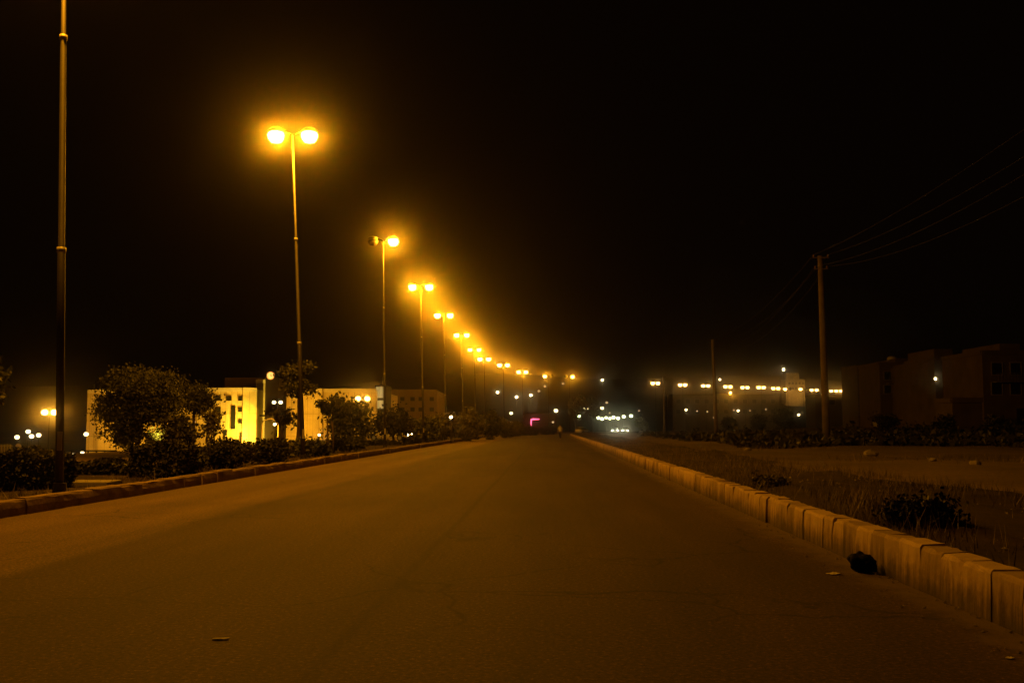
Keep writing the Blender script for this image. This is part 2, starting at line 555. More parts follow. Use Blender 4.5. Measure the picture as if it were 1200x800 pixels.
XS = axis_lines(-600, 600, -60, 120, 1.8)
YS = axis_lines(-60, 900, -20, 340, 3.0, 1.1)
gx, gy = np.meshgrid(XS, YS)
gzv = gz(gx.ravel(), gy.ravel())
mb = MB()
nx, ny = len(XS), len(YS)
mb.v = list(zip(gx.ravel().tolist(), gy.ravel().tolist(), gzv.tolist()))
mb.f = [(j * nx + i, j * nx + i + 1, (j + 1) * nx + i + 1, (j + 1) * nx + i) for j in range(ny - 1) for i in range(nx - 1)]
tag(mb.build('ground', M['ground'], smooth=True), 'bare dry soil on both sides of the road, rising into dark hills', kind='structure')


def strip(name, offs, zs, mat, i0=0, i1=None, jitter=0.0, kind='structure', label=None):
    """a sheet laid along the road between lateral offsets"""
    i1 = i1 or len(LINE)
    k = len(offs); vs, fs, uvs = [], [], []
    for i in range(i0, i1):
        for j, (o, z) in enumerate(zip(offs, zs)):
            p = LINE[i] + NORM[i] * o
            jz = jitter * mnoise.noise(Vector((p[0] * .9, p[1] * .9, 3))) if 0 < j < k - 1 else 0
            vs.append((p[0], p[1], z + jz)); uvs.append((o, ARC[i]))
    for i in range(i1 - i0 - 1):
        for j in range(k - 1):
            fs.append((i * k + j, i * k + j + 1, (i + 1) * k + j + 1, (i + 1) * k + j))
    me = bpy.data.meshes.new(name); me.from_pydata(vs, [], fs)
    ul = me.uv_layers.new(name='road')
    vi = np.empty(len(me.loops), np.int32); me.loops.foreach_get('vertex_index', vi)
    ul.data.foreach_set('uv', np.array(uvs, np.float32)[vi].ravel())
    me.materials.append(mat)
    me.polygons.foreach_set('use_smooth', [True] * len(me.polygons))
    o = bpy.data.objects.new(name, me); col.objects.link(o)
    return tag(o, label, kind=kind)


strip('road', [-.1, 2, 4, 6.3, 8.6, 10.6, ROAD_W + .1], [0, .02, .035, .045, .035, .02, 0], M['road'],
      label='worn asphalt road with a dusty paler lane along its left kerb')
strip('median', [-5.2, -4.4, -3.4, -2.4, -1.4, -.7, -.16], [.0, .2, .21, .2, .21, .2, .19], M['soil'], jitter=.12,
      label='dark soil strip behind the left kerb')
strip('verge', [ROAD_W + .2, ROAD_W + .7, ROAD_W + 1.4, ROAD_W + 2.2, ROAD_W + 3.2, ROAD_W + 4.4, ROAD_W + 5.2],
      [.33, .36, .34, .36, .35, .34, .12], M['soil'], jitter=.2, label='grassy soil verge behind the right kerb')


def kerb(name, off, w, h, mat, block, wob, label):
    vs, fs, uvs = [], [], []
    total = ARC[-1]
    t = 0.0
    sgn = 1 if off > 1 else -1
    r = random.Random(5)
    while t < total - 2:
        L_ = block * r.uniform(.85, 1.15)
        near = t < 190
        hh = h + r.gauss(0, wob); oo = off + r.gauss(0, wob * .5) + (r.uniform(-.02, .035) if r.random() < .12 else 0); tw = r.gauss(0, wob * .4)
        ns = 5 if near else 2
        lip = r.random() < .3
        for si in range(ns):
            f = si / (ns - 1)
            tt = t + .003 + (L_ - .006) * f
            cx = np.interp(tt, ARC, LINE[:, 0]); cy = np.interp(tt, ARC, LINE[:, 1])
            nxv = np.interp(tt, ARC, NORM[:, 0]); nyv = np.interp(tt, ARC, NORM[:, 1])
            o2 = oo + tw * (2 * f - 1)
            ch = abs(r.gauss(0, .007)) + (abs(r.gauss(0, .02)) if lip and si in (0, ns - 1) else 0)       # worn and chipped arris
            prof = [(0, -.2), (.012, hh * .5), (.022 + ch * .4, hh - .03 - ch), (.03 + ch, hh - .008 - ch), (.045 + ch, hh), (w, hh + .004), (w, -.2)]
            for d, z in prof:
                d2 = d + (r.gauss(0, .004) if z > 0 and d < w else 0)
                z2 = z + (r.gauss(0, .004) if z > .1 else 0)
                vs.append((cx + nxv * (o2 + sgn * d2), cy + nyv * (o2 + sgn * d2), z2)); uvs.append((z + d * .5, tt))
        n = 7; b = len(vs) - ns * n
        for si in range(ns - 1):
            for k in range(n):
                k2 = (k + 1) % n
                f_ = (b + si * n + k, b + si * n + k2, b + (si + 1) * n + k2, b + (si + 1) * n + k)
                fs.append(f_ if sgn > 0 else f_[::-1])
        fs.append(tuple(b + k for k in range(n))); fs.append(tuple(b + (ns - 1) * n + k for k in range(n - 1, -1, -1)))
        t += L_
    me = bpy.data.meshes.new(name); me.from_pydata(vs, [], fs)
    ul = me.uv_layers.new(name='road')
    vi = np.empty(len(me.loops), np.int32); me.loops.foreach_get('vertex_index', vi)
    ul.data.foreach_set('uv', np.array(uvs, np.float32)[vi].ravel())
    me.materials.append(mat)
    o = bpy.data.objects.new(name, me); col.objects.link(o)
    tag(o, label, kind='structure')


kerb('kerb', ROAD_W, .26, .40, M['kerb'], .47, .006, 'tall worn whitewashed concrete kerb on the right of the road')
kerb('kerb', 0.0, .24, .28, M['kerb_plain'], 1.2, .012, 'lower brownish concrete kerb on the left of the road')

# ------------------------------------------------------------------ street lamps
HL = 13.0
LANTERN = 'twin headed sodium lamps along the road'


def street_lamp(px_top, px_base, py, half, lit, label, Y=None, near=True, r0=.085, sides=1):
    rx, rz = ray(px_top, py)
    if Y is None: Y = (HL - HC) / rz
    head = Vector((rx * Y, Y, HC + rz * Y))
    bx = (px_base - CX) / F * Y
    bz = g1(bx, Y)
    s = float(sdist(bx, Y)[0])
    if -5 < s < 0: bz = .19
    base = Vector((bx, Y, bz - .06))
    t = empty('street_lamp', base)
    tag(t, label, 'street lamp', LANTERN)
    up = head - base
    n = 12 if near else 6

    def p(f, dz=0): return up * f + Vector((0, 0, dz))
    lens_m = M['lens']
    watts = LAMP_W * (1 if Y < 90 else .62 if Y < 160 else .34 if Y < 250 else .03)
    ls = 1.0 if near else 1.25 if Y < 250 else 1.6
    top = 1.0 + .12 / up.z
    # three telescoped sections with zinc collars at the steps
    MB().tube([p(0), p(.36), p(.361), p(.68), p(.681), p(top)], [r0, r0 * .92, r0 * .8, r0 * .72, r0 * .6, r0 * .5], n).build('pole', M['pole'], t, smooth=True)
    if near:
        for f, rr in ((.36, .97), (.68, .8)):
            MB().tube([p(f, -.05), p(f, .05)], r0 * rr + .012, n).build('collar', M['collar'], t, smooth=True)
        MB().lathe((0, 0, 0), [(.2, 0), (.2, .09), (.13, .11), (.12, .3)], 12).build('base_plate', M['pole'], t)
        MB().box((0, -r0 * .98, 1.1), (.09, .02, .36)).build('access_door', M['collar'], t)
    topv = p(top)
    ab = MB()
    ab.tube([topv + Vector((-half * .55, 0, .1)), topv + Vector((-half * .2, 0, .05)), topv + Vector((0, 0, -.05)), topv + Vector((half * .2, 0, .05)), topv + Vector((half * .55, 0, .1))], .035, 8 if near else 5)
    ab.build('arm', M['pole'], t, smooth=True)
    for q, on in zip((-1, 1), lit):
        c = p(1.0) + Vector((q * half, 0, 0))
        hb = MB().lathe((0, 0, 0), [(ls * a, ls * b) for a, b in ((.29, .02), (.32, .05), (.3, .11), (.2, .2), (.07, .24))], 14 if near else 8)
        hd = hb.build('lamp_head', M['housing'], t, loc=c + Vector((0, 0, .17 * ls)), smooth=True)
        prof = [(ls * a, ls * b) for a, b in ((.08, -.40), (.22, -.36), (.31, -.24), (.34, -.1), (.29, .02))]
        MB().lathe((0, 0, 0), prof, 9 if near else 6).build('lens', lens_m if on else M['lens_off'], hd, loc=(0, 0, 0), smooth=True)
        if on: bulb(hd, (0, 0, -.14 * ls), watts, SODIUM, .12 * ls)
    return t


B_, L1, R1 = (True, True), (True, False), (False, True)
near_lamps = [
    (343, 357, 161, 20, B_, 'nearest whole twin headed street lamp, beside the tall slender tree'),
    (449, 452, 284, 12, R1, 'street lamp with only its right head glowing, second whole one along the kerb'),
    (493, 497, 337, 10, B_, 'twin headed sodium street lamp just beyond the one with a dead left head'),
    (520, 523, 370, 7.5, B_, 'twin headed sodium street lamp rising over the shadowed end of the yellow building'),
    (541, 543, 393, 6, B_, 'fifth glowing street lamp counted outward from the lone tall pole'),
    (556, 558, 410, 5.3, B_, 'sixth glowing street lamp counted outward, close left of its lower neighbour'),
    (567.5, 569, 421, 5, B_, 'seventh glowing street lamp counted outward, just right of a higher pair'),
    (590, 591, 428, 4.6, B_, 'eighth glowing street lamp counted outward, above the shrubs at the bend'),
    (612, 613, 436, 4.2, B_, 'ninth glowing street lamp counted outward, above the pink neon tube'),
    (642.5, 643, 441, 4.0, L1, 'street lamp at the bend with only its left head glowing'),
    (667, 667.5, 441.5, 4.0, R1, 'street lamp at the bend with only its right head glowing, last before the dark gap'),
]
for i, (a, b, py, hp, lit, lab) in enumerate(near_lamps):
    Yl = (HL - HC) / ray(a, py)[1]
    street_lamp(a, b, py, hp / F * Yl, lit, lab, near=i < 6)
# the nearest pole, its heads above the frame
Y0 = 19.3
street_lamp(76.5, 74.5, 500 - 11.5 * F / Y0, .62, B_, 'tall bare lamp pole near the left edge, its heads out of view', Y=Y0, r0=.078)
far_px = [(768, 449), (800, 451), (827, 452), (853, 453), (873, 454), (892, 454), (909, 455), (923, 456), (941, 456), (954, 457), (977, 458), (988.5, 458), (998.5, 458.3), (1006, 459)]
far_lab = ['first and brightest far lamp right of the dark gap', 'far lamp second from the dark gap, right of the thin pole',
           'far lamp just left of the shorter utility pole', 'far lamp just right of the shorter utility pole, above a lower yellow lamp',
           'far lamp two to the right of the shorter utility pole', 'far lamp third to the right of the shorter utility pole',
           'far lamp just left of the distant lit block', 'far lamp shining before the left end of the distant lit block',
           'far lamp shining before the right end of the distant lit block', 'far lamp just left of the taller utility pole',
           'far lamp just right of the taller utility pole', 'far lamp third from the right end of its row', 'far lamp next to the last of its row', 'last far lamp, at the right end of its row']
for (px, py), lab in zip(far_px, far_lab):
    Yl = (HL - HC) / ray(px, py)[1]
    one = px in (923, 941, 1006)
    street_lamp(px, px, py, 2.9 / F * Yl, L1 if one else B_, lab, near=False, r0=.09)


# ------------------------------------------------------------------ small lamps
def post_lamp(px, py, label, name='post_lamp', glow='small_glow', h=None, Y=None, r=.2, twin=0.0, group=None, cat='lamp', shield=True):
    if Y is None:
        base, zt = on_ground(px, py, h)
    else:
        p = at(px, py, Y); base, zt = Vector((p.x, Y, g1(p.x, Y))), p.z
    t = empty(name, base - Vector((0, 0, .05)))
    tag(t, label, cat, group)
    H = zt - base.z + .05
    pr = max(.04, base.y * .00022)
    MB().tube([(0, 0, 0), (0, 0, H * .5), (0, 0, H - r * .3)], [pr, pr * .9, pr * .7], 7).build('pole', M['pole'], t, smooth=True)
    if twin:
        MB().tube([(-twin, 0, H + r * .9), (0, 0, H + r * .75), (twin, 0, H + r * .9)], pr * .6, 6).build('arm', M['pole'], t)
        MB().tube([(0, 0, H - r * .4), (0, 0, H + r * .9)], pr * .6, 6).build('stem', M['pole'], t)
    for q in ((-twin, twin) if twin else (0,)):
        g = MB().sphere((0, 0, 0), r, 8, 5, sz=.8).build('lamp_globe', M[glow], t, loc=(q, 0, H), smooth=True)
        if glow == 'mast_glow': bulb(g, (0, 0, 0), 800 * (r / .4) ** 2, (1.0, .4, .02), r * .4)
        if shield:
            MB().lathe((0, 0, 0), [(r * .9, r * .74), (r * .8, r * .82), (r * .25, r * 1.05)], 8).build('cap', M['housing'], g)
    return t


M['mast_glow'] = lens_mat('sodium_mast_lens', (1.0, .6, .14), 7.0)
post_lamp(58, 483, 'glowing twin sodium mast left of the yellow building, among small white lamps', 'lamp_mast', 'mast_glow', Y=130, r=.45, twin=.62, group='sodium masts in the grounds')
post_lamp(425, 467, 'glowing twin sodium mast in front of the right wing of the yellow building', 'lamp_mast', 'mast_glow', Y=112, r=.32, twin=.52, group='sodium masts in the grounds')
G1 = 'white lamps in the grounds at the far left'
for px, py, lab in [(20, 512, 'leftmost small white lamp, beside the pale railing'), (33, 505.5, 'highest of the cluster of small white lamps at the far left'),
                    (37, 511, 'small white lamp just below and right of the highest of its cluster'), (45.3, 509.7, 'rightmost small white lamp of the far left cluster'),
                    (101, 508.5, 'small white lamp against the left end of the yellow building')]:
    post_lamp(px, py, lab, glow='white_glow', Y=118, r=.3, group=G1)
G2 = 'low white lamps near the ground'
for px, py, lab in [(84.3, 533.3, 'left one of two low ground lamps beside the left wing railing'), (95.8, 530.3, 'right one of two low ground lamps beside the left wing railing')]:
    post_lamp(px, py, lab, 'ground_lamp', 'white_glow', Y=88, r=.22, group=G2)
for px, py, lab, rr in [(204, 495.5, 'white lamp glowing beside the floodlit shrub', .2), (322, 497, 'white lamp beside the arched entrance', .14),
                    (228, 494, 'dim lamp seen through sapling leaves right of the floodlit shrub', .1),
                    (349, 517, 'yellow white lamp low between the tree stems', .13), (374, 509.5, 'white lamp glowing low left of the shadowed wing trees, first of two', .12),
                    (383, 510.5, 'white lamp glowing low in front of the yellow building, second of two', .15), (528.5, 488.5, 'single small white lamp among the roadside shrubs', .15)]:
    post_lamp(px, py, lab, 'garden_lamp', 'dim_glow' if 'dim' in lab else 'small_glow', Y=92, r=rr, group='small lamps before the yellow building')
post_lamp(325, 471.3, 'white twin lamp shining before the dark clock tower', 'twin_lamp', 'white_glow', Y=100, r=.21, twin=.33)
post_lamp(599, 484, 'single lamp on a short post lighting a yellowish shrub at the bend', 'path_lamp', 'white_glow', Y=188, r=.32, group='path lamps beyond the bend')
post_lamp(651.5, 481, 'single lamp on a short post directly behind the walking person', 'path_lamp', 'white_glow', Y=236, r=.5, group='path lamps beyond the bend')
post_lamp(705.5, 478, 'single lamp on a post above the left end of the pale green lamp row', 'path_lamp', 'white_glow', Y=285, r=.55, group='path lamps beyond the bend')
post_lamp(673.5, 482, 'round white lamp just right of the walking person, upper of two', 'path_lamp', 'green_white', Y=270, r=.5, group='path lamps beyond the bend')
post_lamp(678.5, 487.5, 'round white lamp just right of the walking person, lower of two', 'path_lamp', 'green_white', Y=270, r=.45, group='path lamps beyond the bend')
post_lamp(688, 478, 'twin white lamp between the walking person and the car headlights', 'path_lamp', 'white_glow', Y=280, r=.5, twin=.48, group='path lamps beyond the bend')
G3 = 'row of pale lamps above the oncoming cars'
for px, py, lab in [(701, 489.3, 'leftmost pale lamp of the row above the oncoming cars'), (705.6, 490.6, 'pale lamp touching the leftmost of the row above the cars'),
                    (710.3, 489.2, 'small pale lamp third in the row above the oncoming cars'), (714.6, 490.2, 'small pale lamp fourth in the row above the oncoming cars'),
                    (719, 488.8, 'large pale lamp in the middle of the row above the cars'), (724.3, 489.9, 'lower pale lamp right of the large middle one of the row'),
                    (731, 488, 'large pale lamp next to last in the row above the cars'), (739.5, 487.2, 'rightmost pale lamp of the row, set apart from the rest')]:
    post_lamp(px, py, lab, 'yard_lamp', 'green_white', Y=300, r=.52 if 'large' in lab or 'most' in lab else .42, group=G3)
G4 = 'dim lamps along the far low building'
for px, py, lab, gl in [(804, 480, 'brightest white lamp left of the shorter utility pole, on a short post', 'small_glow'), (817, 481.5, 'dim lamp between the bright post lamp and the shorter utility pole', 'dim_glow'),
                        (829, 482, 'very dim lamp just left of the shorter utility pole', 'dim_glow'), (860, 480.5, 'dim lamp close left of a brighter one on the far building', 'dim_glow'),
                        (865, 481, 'small white lamp low on the far building, right of the shorter pole', 'small_glow'), (879, 481, 'dim lamp in the middle of the far building', 'dim_glow'),
                        (897.5, 479.5, 'slanting dim lamp toward the right end of the far building', 'dim_glow'), (918, 486.5, 'dim lamp left of the lone bright white one', 'dim_glow'),
                        (936, 485.8, 'lone bright white lamp near the dark trees at the right', 'small_glow'),
                        (749, 481, 'dim lamp above the pale shrub right of the cars', 'dim_glow'), (695.5, 484, 'dim lamp left of the pale lamp row', 'dim_glow'),
                        (714.5, 483.5, 'dim lamp just above the pale lamp row', 'dim_glow'), (648, 494.5, 'dim low lamp left of the walking person', 'dim_glow'),
                        (836.5, 489, 'dim low lamp at the foot of the shorter utility pole', 'dim_glow')]:
    post_lamp(px, py, lab, 'yard_lamp', gl, Y=245 if px in (648,) else 318, r=.3 if gl == 'dim_glow' else .36, group=G4)
post_lamp(856, 460, 'lone yellow lamp hanging below the far sodium row', 'yard_lamp', 'mast_glow', Y=330, r=.42)
G5 = 'scattered white lamps on the dark hillside'
for px, py, lab, k in [(583, 459.5, 'white hillside lamp left of the others, over the shrubs', 1), (605.3, 465, 'white hillside lamp, lowest of the scattered ones', 1), (622, 463, 'white hillside lamp right of the lowest one', 1),
                       (631.5, 458, 'dim hillside lamp left of the half lit lamp at the bend', 0), (638.5, 452.5, 'faint hillside lamp close to the bend lamp', 0),
                       (660, 449.3, 'faint hillside lamp left of the last near street lamp', 0), (705.7, 445.3, 'lone white hillside lamp in the dark gap', 1),
                       (711, 471.5, 'faint hillside lamp low above the pale lamp row', 0), (843.5, 444.5, 'small white hillside lamp just right of the shorter utility pole', 1)]:
    post_lamp(px, py, lab, 'hillside_lamp', 'small_glow' if k else 'dim_glow', h=6.0, r=.85 if k else .8, group=G5)

# ------------------------------------------------------------------ yellow university building
D = 135.0


def X_(px, Y): return (px - CX) / F * Y
def Z_(py, Y): return ray(600, py)[1] * Y + HC


uni = empty('university_building', (X_(300, D), D, -2.9))
tag(uni, 'long yellow floodlit building with a dark clock tower, behind the hedges', 'building')
UO = Vector(uni.location)
ZB = -3.4


def wing(name, pts, ytop, mat, label=None, back_d=26):
    """a block whose front follows (px, Y) points; depth behind"""
    front = [(X_(px, Y) - UO.x, Y - UO.y) for px, Y in pts]
    back = [(front[-1][0], back_d + (pts[-1][1] - D)), (front[0][0], back_d + (pts[0][1] - D))]
    zt = Z_(ytop, pts[0][1]) - UO.z
    o = MB().prism(front + back, ZB - UO.z, zt).build(name, mat, uni)
    MB().prism([(x, y - .12) for x, y in front] + [(x, y - .001) for x, y in front[::-1]], zt - .25, zt + .22).build('parapet', M['trim'] if mat is M['wall_cream'] else mat, o)
    if label: o['label'] = label
    return o


def window(parent, px, py, w, h, Y, mat=None):
    c = at(px, py, Y) - UO
    f = MB()
    t = .09
    for dx, dz, sx, sz in ((-w / 2, 0, t, h + t), (w / 2, 0, t, h + t), (0, h / 2, w - t, t), (0, -h / 2, w - t, t)):
        f.box((c.x + dx, c.y - .02, c.z + dz), (sx, .16, sz))
    f.box((c.x, c.y - .005, c.z), (w - t, .05, h - t))
    o = f.build('window', mat or M['pane'], parent)
    return o


lw = wing('left_wing', [(103, 141), (117, 140), (135, 140.5), (180, 139), (255, 137.5)], 458.5, M['wall_cream'])
MB().prism([(X_(116, 139.9) - UO.x, 139.9 - D), (X_(118, 139.9) - UO.x, 139.9 - D), (X_(118, 141) - UO.x, 140.3 - D), (X_(116, 141) - UO.x, 140.3 - D)], ZB - UO.z, Z_(460, 140) - UO.z).build('pilaster', M['wall_cream'], lw)
cb = wing('central_block', [(232, 136.2), (252, 135.2), (284, 134.6), (285.2, 134.2), (301.5, 135.6)], 456.5, M['wall_cream'])
for px in (255.5, 268.3, 282.3):
    for py in (467, 480, 493.7):
        if px == 268.3 and py > 470: continue
        window(cb, px, py, .62, .46, 134.95 - (px - 255) * .014)
window(cb, 273.3, 489, .5, 3.0, 134.75)
# round window
c = at(264.3, 506.7, 134.97) - UO
MB().lathe((c.x, c.y - .06, c.z), [(.42, 0), (.42, .1)], 18, 'y').build('round_window', M['pane'], cb)
c = at(284, 512, 134.6) - UO
MB().box((c.x, c.y - .05, c.z - .3), (.7, .12, 1.9)).build('door', M['wall_dark'], cb)
ub = wing('upper_block', [(300, 139), (354, 139)], 446.5, M['wall_cream'], back_d=2.5)
c0 = at(283, 449, 142) - UO
rb = MB()
rb.prism([(c0.x - 2.4, c0.y), (c0.x + 2.3, c0.y), (c0.x + 2.3, c0.y + 5), (c0.x - 2.4, c0.y + 5)], c0.z - 3, c0.z + .8)
rb.build('roof_room', M['roof'], uni)
tw = MB().prism([(X_(311, 134) - UO.x, 134 - D), (X_(326.3, 134) - UO.x, 134 - D), (X_(326.3, 134) - UO.x, 139.2 - D), (X_(311, 134) - UO.x, 139.2 - D)], ZB - UO.z, Z_(443, 134) - UO.z).build('clock_tower', M['wall_dark'], uni)
cc = at(317.3, 440, 134) - UO
ck = MB().lathe((cc.x, cc.y - .15, cc.z), [(.44, 0), (.44, .12)], 24, 'y').build('clock_face', M['clockglow'], tw)
ring = MB()
ring.tube([(cc.x + .48 * math.cos(a), cc.y - .1, cc.z + .48 * math.sin(a)) for a in np.linspace(0, 2 * PI, 25)], .07, 6, False)
ring.build('clock_rim', M['clockrim'], tw)
hands = MB().box((cc.x + .06, cc.y - .2, cc.z + .11), (.06, .03, .24)).box((cc.x + .13, cc.y - .2, cc.z - .04), (.24, .03, .06))
hands.build('clock_hands', M['wall_dark'], tw)
MB().prism([(cc.x - .9, cc.y - .02), (cc.x + .9, cc.y - .02), (cc.x + .9, cc.y + .5), (cc.x - .9, cc.y + .5)], Z_(443.5, 134) - UO.z, cc.z - .2).build('clock_pedestal', M['wall_dark'], tw)
# arched entrance
ea = MB()
ac = at(316.5, 497, 131.5) - UO
ea.tube([(ac.x + 1.05 * math.cos(a), ac.y, ac.z + .75 * math.sin(a)) for a in np.linspace(PI, 0, 13)], .09, 6)
for q in (-1.05, 1.05):
    ea.tube([(ac.x + q, ac.y, ac.z), (ac.x + q, ac.y, ZB - UO.z)], .09, 6)
ea.build('entrance_arch', M['wall_tan'], uni)
MB().box((ac.x, ac.y + 1.3, ac.z + 1.15), (2.9, 2.4, .22)).build('entrance_canopy', M['wall_dark'], uni)
rw = wing('right_wing', [(355, 138), (378, 138), (379, 138.6), (441, 138.6)], 457, M['wall_cream'])
for px in (388.5, 401, 414, 429):
    for py in (467.5, 480, 493):
        window(rw, px, py, .6, .5, 138.6)
st = MB().prism([(X_(439.5, 140) - UO.x, 140 - D), (X_(452.5, 140) - UO.x, 140 - D), (X_(452.5, 140) - UO.x, 146 - D), (X_(439.5, 140) - UO.x, 146 - D)], ZB - UO.z, Z_(451.5, 140) - UO.z).build('stair_tower', M['wall_dark'], uni)
for y0, y1 in ((453, 466), (469, 478.5)):
    z0, z1 = Z_(y1, 139.9) - UO.z, Z_(y0, 139.9) - UO.z
    gb = MB()
    for k in range(3):
        xa = X_(440.6 + k * 3.9, 139.9) - UO.x
        gb.box((xa + .2, 139.93 - D, (z0 + z1) / 2), (.42, .06, z1 - z0))
    gb.build('stair_window', M['stairglow'], st)
fw = wing('far_wing', [(453, 185), (512.5, 185)], 457.5, M['wall_tan'])
for px in (471.5, 483.5, 493, 506):
    for py in (467.3, 479.5, 492):
        window(fw, px, py, .7, .62, 185.0)


def floodlight(x, y, z, target, power, label, colr=(1, .44, .02), spot=75, blend=.9, r=.12):
    t = empty('floodlight', (x, y, z))
    tag(t, label, 'floodlight', 'ground floodlights below the yellow building')
    d = (Vector(target) - Vector((x, y, z))).normalized()
    rot = d.to_track_quat('-Z', 'Y').to_euler()
    h = MB().box((0, 0, .07), (.34, .26, .14), taper=.8).build('housing', M['housing'], t, loc=(0, 0, .3), bevel=.015)
    h.rotation_euler = rot
    MB().box((0, 0, -.012), (.3, .22, .02)).build('lens', M['flood_lens'], h)
    MB().tube([(-.2, 0, -.3), (-.2, 0, .32)], .02, 6).tube([(.2, 0, -.3), (.2, 0, .32)], .02, 6).build('bracket', M['pole'], t)
    l = bpy.data.lights.new('flood_beam', 'SPOT'); l.energy = power; l.color = colr
    l.spot_size = math.radians(spot); l.spot_blend = blend; l.shadow_soft_size = r
    lo = bpy.data.objects.new('flood_beam', l); col.objects.link(lo)
    lo.location = Vector((0, 0, .3)) + d * .06; lo.rotation_euler = rot; lo.parent = t


M['flood_lens'] = emit('flood_lens', (1, .6, .1), 12, False)
FY = 131.0
floodlight(X_(294, FY), FY, g1(X_(294, FY), FY) + .3, (X_(294, D), D, 1.5), 9000, 'brightest floodlight at the foot of the curved yellow wall', colr=(1, .62, .05), spot=120)
floodlight(X_(262, 127), 127, g1(X_(262, 127), 127) + .3, (X_(264, D), D, 2.2), 6500, 'floodlight below the round window', spot=110)
floodlight(X_(330, 128), 128, g1(X_(330, 128), 128) + .3, (X_(338, 139), 139, 2.5), 6000, 'floodlight right of the arched entrance', spot=110)
floodlight(X_(365, 127), 127, g1(X_(365, 127), 127) + .3, (X_(372, 139), 139, 2.5), 2600, 'floodlight behind the tall thin tree', spot=110)
floodlight(X_(404, 124), 124, g1(X_(404, 124), 124) + .3, (X_(410, 141), 141, 2.5), 2200, 'floodlight behind the bushy round tree before the right wing', spot=110)
floodlight(X_(125, 125), 125, g1(X_(125, 125), 125) + .3, (X_(125, 140), 140, 1.5), 8500, 'floodlight before the left wing', spot=110)
floodlight(X_(172, 128), 128, g1(X_(172, 128), 128) + .3, (X_(185, 139), 139, 1.5), 4000, 'floodlight behind the big round tree', spot=110)
floodlight(X_(480, 128), 128, g1(X_(480, 128), 128) + .3, (X_(483, 185), 185, 3), 300, 'weak floodlight before the shadowed far wing', spot=110)

# low boundary wall with coping before the left wing, and the railing at the left edge
wl = empty('boundary_wall', (X_(60, 80), 80, g1(X_(60, 80), 80)))
tag(wl, 'low boundary wall with a thin top rail before the left wing', 'wall')
b0 = Vector(wl.location)
x0, x1 = X_(24, 80) - b0.x, X_(140, 80) - b0.x
MB().box(((x0 + x1) / 2, 0, (Z_(535, 80) - b0.z) / 2 - .3), (x1 - x0, .2, Z_(535, 80) - b0.z + .6)).build('wall', M['wall_brown'], wl)
MB().box(((x0 + x1) / 2, 0, Z_(528, 80) - b0.z), (x1 - x0, .1, .12)).build('top_rail', M['wall_dark'], wl)
for k in range(12):
    x = x0 + (x1 - x0) * (k + .5) / 12
    MB().box((x, 0, (Z_(528, 80) + Z_(535, 80)) / 2 - b0.z), (.1, .08, Z_(528, 80) - Z_(535, 80) - .1)).build('rail_post', M['wall_dark'], wl)
rl = empty('railing', (X_(2, 60), 60, g1(X_(2, 60), 60)))
tag(rl, 'pale upright bar railing at the left edge of the photo', 'railing')
b0 = Vector(rl.location)
zt, zb = Z_(520, 60) - b0.z, -.1
for k in range(9):
    x = X_(-12 + k * 3.4, 60) - b0.x
    MB().box((x, 0, (zt + zb) / 2), (.07, .05, zt - zb)).build('bar', M['trim'], rl)
for z in (zt - .12, .25):
    MB().box((X_(1, 60) - b0.x, .05, z), (1.7, .04, .06)).build('rail', M['trim'], rl)
sg = at(21.3, 522.5, 70)
gs = empty('round_sign', (sg.x, sg.y, g1(sg.x, sg.y)))
tag(gs, 'pale round sign on a short post beside the railing', 'sign')
zc = sg.z - gs.location.z
MB().tube([(0, .04, -.1), (0, .04, zc)], .035, 6).build('post', M['pole'], gs)
MB().lathe((0, -.02, zc), [(.16, 0), (.2, .01), (.2, .04), (.16, .05)], 16, 'y').build('disc', M['paper'], gs)


